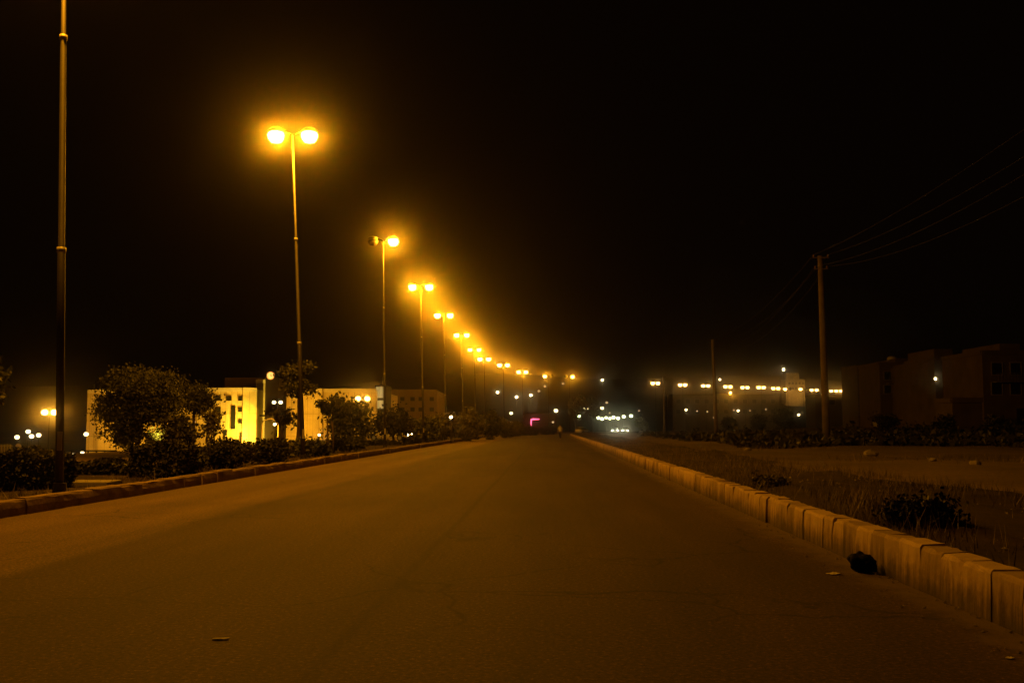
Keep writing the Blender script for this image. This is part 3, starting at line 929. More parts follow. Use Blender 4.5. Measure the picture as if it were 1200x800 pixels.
# ------------------------------------------------------------------ other buildings
def house(name, px0, px1, ytop, Y, mat, label, depth=9.0, win=(), tank=False, door=True, zb=None, cat='house', tiers=(), balc=()):
    x0, x1 = X_(px0, Y), X_(px1, Y)
    cx = (x0 + x1) / 2
    z0 = min(g1(cx, Y), g1(cx, Y + depth)) if zb is None else zb
    t = empty(name, (cx, Y, z0)); tag(t, label, cat)
    zt = Z_(ytop, Y) - z0; w = x1 - x0
    wb = MB().box((0, depth / 2, zt / 2 - .4), (w, depth, zt + .8))
    for a, b, yt in tiers:                       # set back upper storeys, part of the same walls
        xa, xb = X_(a, Y) - cx, X_(b, Y) - cx
        z1 = Z_(yt, Y) - z0
        wb.box(((xa + xb) / 2, depth / 2, (zt + z1) / 2 + .15), (xb - xa, depth - 1.2, z1 - zt + .3))
    wb.build('wall', mat, t)
    pa = MB()
    for sx, sy, ax, ay in ((w + .1, .22, 0, -.06), (w + .1, .22, 0, depth + .06), (.22, depth - .12, -w / 2 - .04, depth / 2), (.22, depth - .12, w / 2 + .04, depth / 2)):
        pa.box((ax, ay, zt + .12), (sx, sy, .5))
    pa.build('parapet', M['trim'] if mat is M['wall_cream'] else mat, t)
    for px, py, ww, hh, m in win:
        c = at(px, py, Y) - Vector(t.location)
        f = MB()
        for dx, dz, sx, sz in ((-ww / 2, 0, .1, hh + .1), (ww / 2, 0, .1, hh + .1), (0, hh / 2, ww - .1, .1), (0, -hh / 2, ww - .1, .1)):
            f.box((c.x + dx, -.04, c.z + dz), (sx, .14, sz))
        o = f.build('window', M['frame'], t)
        MB().box((c.x, -.02, c.z), (ww - .1, .05, hh - .1)).build('pane', M[m], o)
    for px, py, ww in balc:
        c = at(px, py, Y) - Vector(t.location)
        bb = MB().box((c.x, -.55, c.z - .06), (ww, 1.1, .14))
        for k in range(9):
            bb.box((c.x - ww / 2 + ww * (k + .5) / 9, -1.06, c.z + .45), (.05, .05, .88))
        bb.box((c.x, -1.06, c.z + .92), (ww, .07, .07))
        bb.build('balcony', M['wall_grey'], t)
    if door:
        MB().box((w * .18, -.04, 1.0), (1.0, .1, 2.1)).build('door', M['wall_dark'], t)
    if tank:
        MB().lathe((w * .25, depth * .5, zt + .1), [(.7, 0), (.72, 1.2), (.5, 1.45), (.15, 1.5)], 12).build('water_tank', M['collar'], t, smooth=True)
    return t


def wins(pxs, pys, w, h, m='pane'): return [(a, b, w, h, m) for a in pxs for b in pys]


house('flat_roofed_house', 1005, 1030, 430, 165, M['wall_grey'], 'narrow pale ended house nearest the end of the far lamp row', 8, wins((1012, 1022), (440, 452), 1.0, 1.3))
house('flat_roofed_house', 1031, 1069, 427, 150, M['wall_brown'], 'dark flat roofed house with a water tank, right of the narrow pale one', 9, wins((1040, 1054), (440, 456), 1.1, 1.3), tank=True, tiers=((1052, 1066, 422),), balc=((1050, 449, 3.0),))
house('flat_roofed_house', 1070, 1095, 431, 142, M['wall_brown'], 'dark house with two pale upright window bars, left of the lit wall lamp', 9, wins((1076, 1083), (441,), .7, 1.5), tiers=((1072, 1081, 427),))
house('flat_roofed_house', 1096, 1144, 421, 132, M['wall_brown'], 'dark two storey house carrying two small white wall lamps', 10, wins((1120, 1133), (440, 458), 1.1, 1.4), tiers=((1098, 1120, 411),), balc=((1126, 449, 3.2),))
house('flat_roofed_house', 1152, 1215, 414, 118, M['wall_brown'], 'large dark brown house block at the right edge of the photo', 11, wins((1168, 1190), (432, 455), 1.3, 1.5), tiers=((1176, 1200, 405),), balc=((1180, 447, 3.4),))
house('garden_wall', 1115, 1150, 470, 100, M['wall_brown'], 'low dark outbuilding before the houses at the right', 4, (), door=False, cat='outbuilding')
house('long_low_building', 955, 1030, 464, 215, M['wall_grey'], 'long low building with a pale roof edge right of the taller utility pole', 7, wins((975, 990, 1005, 1018), (471,), 1.4, 1.2), cat='building')
house('long_low_building', 788, 912, 463, 338, M['wall_grey'], 'long dim building behind the far lamp row', 12, wins((795, 806, 817, 828, 840, 851, 862, 873, 884, 895, 906), (470, 482), 1.6, 1.5), cat='building')
house('shop_building', 614, 652, 486, 252, M['wall_brown'], 'small dark shop carrying a bent pink neon tube', 7, wins((645,), (498,), 1.6, 1.6), cat='shop')
lit = house('terraced_block', 921, 943, 445, 560, M['wall_cream'], 'distant floodlit stepped block on the hillside beyond the far lamps', 10,
            wins((925, 929, 933, 937, 941), (449, 455), 1.1, 1.2), door=False, cat='building', tiers=((922, 937, 437.5),), zb=g1(X_(932, 560), 560) - 1)
for px, py, Y, lab in ((1096.2, 443.8, 131.6, 'brighter and lower of two white wall lamps on the dark houses'), (1113, 433, 131.6, 'fainter and higher of two white wall lamps on the dark houses')):
    c = at(px, py, Y)
    t = empty('wall_lamp', c); tag(t, lab, 'lamp', 'wall lamps on the dark houses')
    MB().box((0, .2, .0), (.12, .42, .08)).build('bracket', M['housing'], t)
    MB().sphere((0, 0, 0), .17 if py > 440 else .13, 8, 6).build('lamp_globe', M['small_glow' if py > 440 else 'dim_glow'], t, smooth=True)
c = at(921, 432.3, 559)
t = empty('roof_lamp', (c.x, 564, Z_(445, 560))); tag(t, 'white lamp on a mast above the distant stepped block', 'lamp')
MB().tube([(0, 0, 0), (0, 0, c.z - Z_(445, 560))], .12, 6).build('mast', M['pole'], t)
MB().sphere((0, 0, c.z - Z_(445, 560)), .75, 8, 6).build('lamp_globe', M['small_glow'], t, smooth=True)
for dx in (-9, 6):
    fx, fy = X_(932, 560) + dx, 541
    floodlight(fx, fy, g1(fx, fy) + .3, (X_(932, 560), 560, Z_(450, 560)), 9000, 'floodlight on the hillside below the distant stepped block, %s' % ('left one' if dx < 0 else 'right one'), (1, .5, .09), spot=70)

# neon
ncp = at(621.5, 491.5, 251.6)
nn = empty('neon_sign', (ncp.x, ncp.y, ncp.z)); tag(nn, 'pink neon tube bent into a corner on the dark shop', 'neon sign')
MB().tube([(.2, .02, -1.5), (.2, 0, -.4), (.25, 0, 0), (.7, 0, .1), (2.3, 0, .1)], [.1, .17, .2, .2, .1], 8).build('tube', M['neon'], nn, smooth=True)
MB().box((1.2, .2, -.1), (2.6, .1, .5)).build('backboard', M['wall_dark'], nn)

# ------------------------------------------------------------------ utility poles and cables
def utility_pole(px_t, px_b, py_t, Y, label, H=None, base=None):
    if base is None:
        top = at(px_t, py_t, Y); bx = X_(px_b, Y)
        base = Vector((bx, Y, g1(bx, Y) - .1))
    else:
        top = base + Vector((0, 0, H))
    t = empty('utility_pole', base); tag(t, label, 'utility pole', 'utility poles on the right verge')
    u = top - base
    MB().tube([(0, 0, 0), u * .5, u], [.25, .21, .16], 10).build('pole', M['utility'], t, smooth=True)
    dirv = Vector((.99, -.08, 0)).normalized()
    pts = []
    for fz, half in ((.99, .5), (.93, .42)):
        c = u * fz
        a = c - dirv * half + Vector((0, -.12, 0)); b = c + dirv * half + Vector((0, -.12, 0))
        MB().tube([a, b], .03, 6).build('crossarm', M['utility'], t)
        for q in (a + dirv * .06, b - dirv * .06):
            MB().lathe(tuple(q + Vector((0, 0, .04))), [(.02, 0), (.045, .05), (.03, .08), (.045, .12), (.02, .16)], 8).build('insulator', M['insulator'], t)
            pts.append(base + q + Vector((0, 0, .18)))
    return t, pts


_, pA = utility_pole(961, 967, 300, 62, 'tallest bare utility pole on the right, with cables running to the upper right')
_, pB = utility_pole(835, 838.5, 398, 118, 'shorter bare utility pole between the far lamps and the taller pole')
_, pC = utility_pole(777.5, 778, 441, 196, 'thin faint utility pole just right of the first far lamp')
_, pP = utility_pole(0, 0, 0, 0, 'utility pole beside the camera carrying the cables, out of view', H=12.5, base=Vector((15.6, 5, .2)))
pL = [at(965, 430, 62) - Vector((0, 0, .0))]


def cable(a, b, sag):
    pts = []
    for t in np.linspace(0, 1, 25):
        p = a.lerp(b, t); p.z -= sag * 4 * t * (1 - t); pts.append(p)
    o = empty('power_line', a)
    tag(o, None, 'cable', 'overhead cables between the utility poles')
    m = MB().tube([p - a for p in pts], .005, 5).build('cable', M['wire'], o)
    return o


for prs, lab in ((zip(pP, pA), 'thin dark cable sagging from the tallest utility pole toward the upper right'),
                 (zip(pA, pB), 'thin dark cable between the tallest and the shorter utility pole'),
                 (zip(pB, pC), 'thin dark cable between the shorter and the thin faint utility pole')):
    for k, (a, b) in enumerate(prs):
        cable(a, b, 1.2 + .35 * k)['label'] = lab


# ------------------------------------------------------------------ plants
def shrub(name, px0, px1, ytop, Y, n, leaf, mat, label, group, flat=False, depth=None, cat='shrub', zb=None, per=40):
    x0, x1 = X_(px0, Y), X_(px1, Y)
    cx, w = (x0 + x1) / 2, (x1 - x0)
    s = float(sdist(cx, Y)[0])
    z0 = zb if zb is not None else (.19 if -5 < s < 0 else .33 if ROAD_W < s < ROAD_W + 5 else g1(cx, Y))
    h = Z_(ytop, Y) - z0
    dp = depth or min(w, 3.0)
    t = empty(name, (cx, Y, z0 - .03)); tag(t, label, cat, group)
    if flat:
        k = int(n)
        pts = nrg.uniform(-.5, .5, size=(k, 3)) * np.array([w, dp, h]) + np.array([0, 0, h * .52])
        # gather the leaves toward the clipped faces, with a ragged skin
        ax = nrg.integers(0, 3, k)
        sgn = np.sign(nrg.normal(size=k))
        jit = nrg.normal(size=k) * .035
        half = np.array([w / 2, dp / 2, h / 2])
        for i in range(3):
            mk = ax == i
            pts[mk, i] = (sgn[mk] * (half[i] - .04) + jit[mk]) + (h * .52 if i == 2 else 0)
        pts[:, 2] += .07 * np.sin(pts[:, 0] * 3.1 + 1) + .05 * np.sin(pts[:, 0] * 7.3)
        pts[:, 2] = np.maximum(pts[:, 2], .03)
    else:
        el = [((0, 0, h * .52), (w * .46, dp * .46, h * .46))]
        for _ in range(5):
            el.append(((rnd.uniform(-.3, .3) * w, rnd.uniform(-.3, .3) * dp, h * rnd.uniform(.25, .78)), (w * rnd.uniform(.16, .27), dp * .25, h * rnd.uniform(.15, .25))))
        pts = clump_points(int(n), el, clump=max(.06, .09 * min(w, h * 1.5)), per=per, shell=.4)
        pts = pts[pts[:, 2] > 0]
    np_mesh('foliage', leaves(pts, leaf), 4, mat, t)
    sb = MB()
    for _ in range(5):
        e = Vector((rnd.uniform(-.3, .3) * w, rnd.uniform(-.3, .3) * dp, h * rnd.uniform(.5, .8)))
        sb.tube([(e.x * .2, e.y * .2, 0), e * .5, e], [.03 + h * .006, .022, .01], 5)
    sb.build('stems', M['bark'], t)
    return t


def tree(name, px, ybase_z, px0, px1, ytop, ybot, Y, n, leaf, mat, label, group=None, lobes=7, trunk_px=None, per=45, stems=1, clump=.22, cat='tree', shell=.45, extra=(), core=True):
    x0, x1 = X_(px0, Y), X_(px1, Y); zt, zb = Z_(ytop, Y), Z_(ybot, Y)
    bx = X_(trunk_px if trunk_px is not None else (px0 + px1) / 2, Y)
    z0 = g1(bx, Y)
    s = float(sdist(bx, Y)[0])
    if -5 < s < 0: z0 = .19
    t = empty(name, (bx, Y, z0 - .05)); tag(t, label, cat, group)
    o = Vector(t.location)
    c = Vector(((x0 + x1) / 2, Y, (zt + zb) / 2)) - o
    rx, rz = (x1 - x0) / 2, (zt - zb) / 2
    ry = min(rx, rz * 1.6)
    el = []
    for k in range(lobes):
        a = rnd.uniform(0, 2 * PI); q = rnd.uniform(.25, .7)
        d = Vector((math.cos(a) * q * rx, rnd.uniform(-.55, .55) * ry, rnd.uniform(-.55, .62) * rz))
        f = rnd.uniform(.34, .52)
        el.append((tuple(c + d), (rx * f, ry * f, rz * f)))
    if core: el.append((tuple(c), (rx * .72, ry * .72, rz * .72)))
    else: el = [(p_, (q_[0] * .62, q_[1] * .62, q_[2] * .5)) for p_, q_ in el]
    for ex, ey, ew, eh in extra:
        q = at(ex, ey, Y) - o
        el.append((tuple(q), (ew / F * Y, ry * .45, eh / F * Y)))
    tb = MB()
    for sidx in range(stems):
        off = Vector((rnd.uniform(-.18, .18), rnd.uniform(-.1, .1), 0)) * (stems > 1)
        lean = Vector((rnd.uniform(-.3, .3) * (stems > 1) * rx, 0, 0))
        fork = Vector((c.x * .6, 0, max(.3, c.z - rz * .75))) + lean
        r = .035 + .02 * rx if stems > 1 else .06 + .025 * rx
        tb.tube([off, off + fork * .5 + Vector((.05, 0, 0)), off + fork], [r * 1.25, r, r * .85], 8)
        for e in el[:5] if stems == 1 else el[sidx:sidx + 2]:
            e = Vector(e[0]) + Vector((0, 0, rz * .1))
            md = (off + fork).lerp(e, .5) + Vector((rnd.uniform(-.1, .1), 0, .1))
            tb.tube([off + fork, md, e], [r * .7, r * .45, r * .15], 6)
    tb.build('trunk', M['bark'], t, smooth=True)
    pts = clump_points(n, el, clump=clump, per=per, shell=shell)
    np_mesh('crown', leaves(pts, leaf, droop=.25), 4, mat, t)
    return t


HG = 'clipped hedges and shrubs along the left kerb'
shrub('hedge', -30, 79, 531, 21.5, 15000, .05, M['leaf_dark'], 'long dark clipped hedge at the left edge of the photo', HG, True, 1.1, 'hedge')
shrub('hedge', 78, 166, 541, 28, 5000, .08, M['leaf_dark'], 'low dark hedge below the big round tree', HG, True, 1.2, 'hedge')
shrub('hedge', 164, 226, 521, 26.3, 10000, .052, M['leaf_dark'], 'dark box shaped hedge with a flat top before the floodlit shrub', HG, True, 1.2, 'hedge')
shrub('shrub', 234, 300, 514, 31.5, 8000, .06, M['leaf_dark'], 'dark rounded shrub before the round window of the yellow building', HG, depth=1.6)
shrub('shrub', 297, 346, 513, 36, 4200, .08, M['leaf_dark'], 'dark shrub at the foot of the nearest whole lamp, left side', HG, depth=1.6)
shrub('shrub', 341, 388, 513, 43, 4200, .08, M['leaf_olive'], 'olive shrub right of the nearest whole lamp', HG, depth=1.8)
shrub('shrub', 382, 432, 511, 52.5, 4200, .085, M['leaf_olive'], 'rounded olive shrub left of the parked car', HG, depth=2)
shrub('shrub', 428, 482, 515, 71, 4000, .085, M['leaf_dark'], 'low dark shrub before the parked car', HG, depth=2)
shrub('shrub', 216, 244, 524, 28.6, 2600, .06, M['leaf_olive'], 'small olive shrub filling the gap right of the flat topped hedge', HG, depth=1.2)
shrub('shrub', 470, 496, 512, 77, 1800, .1, M['leaf_olive'], 'olive shrub at the right end of the hedge row, by the far wing', HG, depth=2)
TG = 'trees in the grounds left of the road'
tree('broad_tree', 0, 0, 117, 222, 427, 503, 45, 32000, .075, M['leaf_olive'], 'big round dense tree covering the left wing of the yellow building', TG, 10, 160, clump=.24, shell=.3, extra=((146, 498, 26, 26), (130, 478, 16, 18), (150, 512, 16, 16)))
tree('broad_tree', 0, 0, 207, 252, 451, 490, 52, 6500, .075, M['leaf_olive'], 'looser smaller tree attached to the right of the big round one', TG, 6, 226, clump=.25)
tree('slender_tree', 0, 0, 329, 374, 420, 474, 44, 2600, .09, M['leaf_olive'], 'tall slender tree with a wispy crown beside the nearest whole lamp', TG, 9, 349, stems=1, clump=.17, per=22, core=False)
tree('slender_tree', 0, 0, 314, 350, 476, 502, 46, 420, .1, M['leaf_dark'], 'sparse young tree in front of the arched entrance', TG, 5, 336, stems=2, clump=.18, per=16, core=False)
tree('slender_tree', 0, 0, 374, 404, 460, 498, 50, 520, .11, M['leaf_dark'], 'sparse young tree with few leaf tufts before the right wing', TG, 5, 388, stems=2, clump=.16, per=16, core=False)
tree('slender_tree', 0, 0, 234, 262, 478, 520, 50, 800, .1, M['leaf_dry'], 'thin bare looking sapling group before the left of the round window', TG, 5, 247, stems=4, clump=.2, per=14, core=False)
tree('slender_tree', 0, 0, 192, 232, 486, 524, 42, 1700, .1, M['leaf_dark'], 'dark sapling just right of the floodlit shrub', TG, 5, 212, stems=2, clump=.18, per=24)
tree('round_tree', 0, 0, 384, 440, 470, 520, 62, 4200, .13, M['leaf_olive'], 'bushy round olive tree before the right wing of the yellow building', TG, 7, 410, clump=.28)
tree('round_tree', 0, 0, 434, 487, 474, 516, 74, 4500, .14, M['leaf_dark'], 'darkest round tree, below the pale lit stairwell', TG, 7, 462, clump=.3, shell=.3)
for a, b, yt, Y, mt, lab in [(483, 516, 487, 84, 'leaf_olive', 'first roadside bush right of the shadowed far wing'), (503, 536, 481, 96, 'leaf_dry', 'dusty roadside bush around the single small lamp'),
                             (532, 566, 475, 106, 'leaf_dry', 'tallest of the dusty roadside bushes'), (560, 586, 479, 118, 'leaf_dark', 'darker roadside bush behind the tallest dusty one'),
                             (580, 604, 487, 134, 'leaf_dry', 'last dusty bush beside the lone short lamp at the bend'), (596, 613, 493, 158, 'leaf_dry', 'small yellowish bush lit by the lone short lamp'),
                             (608, 634, 498, 176, 'leaf_dark', 'low dark bush before the shop with the neon tube'), (630, 652, 499, 190, 'leaf_dark', 'low dark bush left of the walking person')]:
    shrub('roadside_bush', a, b, yt, Y, 3600, .15, M[mt], lab, 'bushes along the outer curve of the road', depth=3.5)
for a, b, yt, yb, Y, mt, lab in [(663, 686, 462, 497, 225, 'leaf_olive', 'faint tree right of the last near street lamp'), (685, 704, 465, 490, 250, 'leaf_olive', 'smaller faint tree left of the pale lamp row')]:
    tree('bend_tree', 0, 0, a, b, yt, yb, Y, 2200, .3, M[mt], lab, 'faint trees beyond the bend', 6, None, clump=.5)
shrub('bend_shrub', 742, 760, 489, 262, 1500, .22, M['leaf_pale'], 'pale greenish shrub right of the oncoming cars', None, depth=3)
for a, b, yt, Y, lab in [(905, 931, 478, 240, 'dark tree clump right of the long dim building'), (845, 862, 487, 250, 'small dark bush before the long dim building'), (878, 897, 484, 262, 'dark bush in the middle before the long dim building')]:
    shrub('dark_bush', a, b, yt, Y, 2600, .25, M['leaf_dark'], lab, 'dark bushes before the long dim building', depth=5)
for a, b, yt, Y, lab in [(1150, 1178, 486, 80, 'dusty bush before the large house block at the right edge'), (1090, 1118, 486, 92, 'dark bush below the wall lamps of the dark houses'), (1020, 1050, 482, 112, 'dark bush below the narrow pale house')]:
    shrub('field_bush', a, b, yt, Y, 2200, .14, M['leaf_dark'], lab, 'bushes before the dark houses', depth=2.5)
shrub('verge_bush', 1028, 1120, 577, 11.6, 3600, .035, M['leaf_dark'], 'dark twiggy bush on the right verge behind the kerb', None, depth=.8, per=25)
shrub('verge_bush', 880, 925, 556, 19.5, 1500, .03, M['leaf_dry'], 'small dry bush on the right verge, farther than the dark twiggy one', None, depth=.7, per=20)
# floodlit shrub with its hedge-top strip
fs_ = shrub('floodlit_shrub', 172, 202, 500, 66, 1500, .1, M['leaf_pale'], 'pale floodlit shrub glowing yellow between the big round tree and a dark sapling', None, depth=1.6, per=20)
px_, py_ = X_(187, 63.6), 63.6
t = empty('garden_spotlight', (px_, py_, g1(px_, py_) + .35)); tag(t, 'small garden spotlight hidden behind the box hedge, lighting the pale shrub', 'spotlight')
h = MB().lathe((0, 0, 0), [(.06, 0), (.1, .02), (.11, .2)], 10).build('housing', M['housing'], t); h.rotation_euler = (math.radians(-40), 0, 0)
MB().lathe((0, 0, .2), [(.1, 0), (.09, .01)], 10).build('lens', M['flood_lens'], h)
MB().tube([(0, 0, -.4), (0, 0, 0)], .02, 6).build('spike', M['pole'], t)
l = bpy.data.lights.new('spot_beam', 'SPOT'); l.energy = 1500; l.color = (1, .75, .12); l.spot_size = math.radians(90); l.spot_blend = .6; l.shadow_soft_size = .08
lo = bpy.data.objects.new('spot_beam', l); col.objects.link(lo); lo.location = (0, .12, .2); lo.rotation_euler = (math.radians(125), 0, 0); lo.parent = t
# overhanging branch tips from a tree outside the frame on the left
tree('edge_tree', 0, 0, -95, 11, 398, 500, 30, 5500, .1, M['leaf_olive'], 'leafy branch tips of a tree cut off by the left edge of the photo', TG, 8, -30, clump=.2)


def grass(name, n, sampler, hmin, hmax, w, label, mat):
    P = np.array([sampler() for _ in range(n)])
    a = nrg.uniform(0, 2 * PI, n); hh = nrg.uniform(hmin, hmax, n) * nrg.uniform(.5, 1, n)
    lean = nrg.normal(size=(n, 2)) * .35
    side = np.stack([np.cos(a), np.sin(a), np.zeros(n)], 1) * w
    tip = np.stack([lean[:, 0] * hh, lean[:, 1] * hh, hh], 1)
    V = np.stack([P - side, P + side, P + tip], 1).reshape(-1, 3)
    o = np_mesh(name, V, 3, mat)
    return tag(o, label, kind='stuff')


def road_pt(y, off):
    i = int(np.searchsorted(LINE[:, 1], y)); i = min(max(i, 1), len(LINE) - 1)
    f = (y - LINE[i - 1, 1]) / (LINE[i, 1] - LINE[i - 1, 1])
    p = LINE[i - 1] * (1 - f) + LINE[i] * f
    return p[0] + NORM[i, 0] * off, p[1] + NORM[i, 1] * off


def verge_s():
    while True:
        y = 4 + 90 * rnd.random() ** 2.0
        o = ROAD_W + .35 + 4.4 * rnd.random() ** 1.2
        x, yy = road_pt(y, o)
        if mnoise.noise(Vector((x * .8, yy * .35, 5))) + rnd.uniform(-.35, .35) > .02: return (x, yy, .31)


def median_s():
    while True:
        y = 12 + 70 * rnd.random() ** 1.5
        x, yy = road_pt(y, -.3 - 1.3 * rnd.random() ** 1.5)
        if mnoise.noise(Vector((x, yy * .5, 9))) + rnd.uniform(-.3, .3) > .05: return (x, yy, .17)


def field_s():
    while True:
        y = 24 + 60 * rnd.random(); x = 9 + 45 * rnd.random()
        if mnoise.noise(Vector((x * .15, y * .1, 2))) + rnd.uniform(-.2, .2) > .15 and float(x) > 5.2 + .036 * y + 5:
            return (x, y, .3)


grass('dry_grass', 26000, verge_s, .06, .38, .006, 'thin dry grass on the right verge behind the kerb', M['grass_dry'])
grass('roadside_weeds', 4500, median_s, .05, .3, .008, 'short dry weeds behind the left kerb', M['grass_dry'])
def scrub_s():
    while True:
        y = 58 + 75 * rnd.random() ** 1.3; x = 11 + .62 * y * rnd.random()
        if x > 8.5 + .036 * y + ROAD_W - 9 and mnoise.noise(Vector((x * .2, y * .12, 8))) + rnd.uniform(-.3, .3) > -.22: return (x, y)


sp = np.array([scrub_s() for _ in range(16000)])
sz = gz(sp[:, 0], sp[:, 1]) + np.abs(nrg.normal(size=len(sp))) * .26 * (1 + .7 * np.sin(sp[:, 0] * .7) * np.sin(sp[:, 1] * .23))
tag(np_mesh('scrub', leaves(np.column_stack([sp, sz]), .26), 4, M['leaf_dark']), 'low dark scrub on the field before the dark houses', kind='stuff')
def pebbles(n, sampler, rmin, rmax, label):
    P = np.array([sampler() for _ in range(n)]); P[:, 2] += .01
    r = nrg.uniform(rmin, rmax, (n, 1)) * nrg.uniform(.4, 1, (n, 1))
    d = np.array([(1, 0, 0), (0, 1, 0), (-1, 0, 0), (0, -1, 0), (0, 0, .8), (0, 0, -.5)])
    tri = [(0, 1, 4), (1, 2, 4), (2, 3, 4), (3, 0, 4), (1, 0, 5), (2, 1, 5), (3, 2, 5), (0, 3, 5)]
    V = P[:, None, :] + d[None] * r[:, :, None] * nrg.uniform(.6, 1.3, (n, 6, 1))
    return tag(np_mesh('gravel', V[:, np.array(tri).ravel(), :].reshape(-1, 3), 3, M['stone']), label, kind='stuff')


def gutter_s():
    y = 3.5 + 60 * rnd.random() ** 1.6
    x, yy = road_pt(y, ROAD_W - .02 - .5 * rnd.random() ** 2.5)
    return (x, yy, .0)


def soil_s():
    y = 4 + 50 * rnd.random() ** 1.4
    x, yy = road_pt(y, ROAD_W + .3 + 4.6 * rnd.random())
    return (x, yy, .33)


pebbles(900, gutter_s, .006, .022, 'loose grit washed against the right kerb')
pebbles(900, soil_s, .01, .05, 'small stones scattered on the right verge')
grass('field_grass', 5000, field_s, .08, .35, .012, 'sparse dry grass on the bare field at the right', M['grass_dry'])

# ------------------------------------------------------------------ stones, slab, litter, bag
def rock(name, x, y, z, r, label, group, mat='stone', squash=.6):
    o = MB()
    vs, fs = [], []
    o.sphere((0, 0, 0), r, 10, 7, sz=squash)
    sd = rnd.uniform(0, 50)
    o.v = [tuple(Vector(v) * (1 + .35 * mnoise.noise(Vector(v) / r * 1.3 + Vector((sd, 0, 0))))) for v in o.v]
    ob = o.build(name, M[mat], None, (x, y, z + r * squash * .55), smooth=False)
    return tag(ob, label, 'stone', group)


for px, py, Y, r, lab in [(1018, 531, 44, .3, 'pale stone on the bare field right of the tallest utility pole'), (875, 525, 52, .2, 'small stone on the field left of the tallest utility pole'),
                          (1140, 548, 29, .16, 'small stone on the bare field near the right edge'), (1090, 541, 33, .12, 'tiny stone on the field, left of another near the right edge')]:
    x = X_(px, Y); rock('stone', x, Y, g1(x, Y), r, lab, 'stones on the field')
slab = at(112, 568, 23)
o = MB().box((0, 0, 0), (.95, .9, .12), .03).build('concrete_slab', M['concrete'], None, (X_(113, 22.3), 22.3, .25), bevel=.02)
tag(o, 'pale concrete slab behind the left kerb, between the hedges', 'slab')
# bag of rubbish against the right kerb
bx, by = road_pt(10.95, ROAD_W - .15)
bag = MB().sphere((0, 0, 0), .105, 40, 26, 1.0, 1.4, .95)


def slump(v):
    v = Vector(v)
    k = 1 + .7 * mnoise.noise(v * 8 + Vector((3, 1, 2))) + .4 * mnoise.noise(v * 19) + .2 * abs(mnoise.noise(v * 45))
    w = v * k
    if w.z < -.06: w.z = -.06 + (w.z + .06) * .15; w.x *= 1.12; w.y *= 1.12
    w.z -= .35 * max(0, w.y) * .6
    return tuple(w)


bag.v = [slump(v) for v in bag.v]
o = bag.build('rubbish_bag', M['bag'], None, (bx, by, .085), smooth=True)
tag(o, 'black rubbish bag slumped against the right kerb', 'rubbish bag')


def litter(px, py, Y, sx, sy, label, rz):
    x = X_(px, Y)
    n = 5; vs, fs = [], []
    for i in range(n):
        for j in range(n):
            u, v = i / (n - 1) - .5, j / (n - 1) - .5
            vs.append((u * sx, v * sy, .004 + .25 * min(sx, sy) * abs(mnoise.noise(Vector((u * 3, v * 3, px))))))
    for i in range(n - 1):
        for j in range(n - 1):
            fs.append((i * n + j, (i + 1) * n + j, (i + 1) * n + j + 1, i * n + j + 1))
    o = MB().add(vs, fs).build('litter', M['paper'], None, (x, Y, float(np.interp(float(sdist(x, Y)[0]), [0, 2, 4, 6.3, 8.6, 10.6, ROAD_W], [0, .02, .035, .045, .035, .02, 0])) + .004))
    o.rotation_euler = (0, 0, rz)
    md = o.modifiers.new('thickness', 'SOLIDIFY'); md.thickness = .004
    tag(o, label, 'litter', 'pale scraps on the road')


litter(971.5, 641.5, 10.3, .13, .1, 'crumpled pale scrap at the foot of the right kerb, left of the black bag', .4)
litter(266, 759, 7.0, .11, .05, 'flat pale scrap lying on the road near the bottom left', .1)
litter(1170, 764, 6.6, .05, .04, 'tiny pale scrap on the road in the lower right corner', .8)


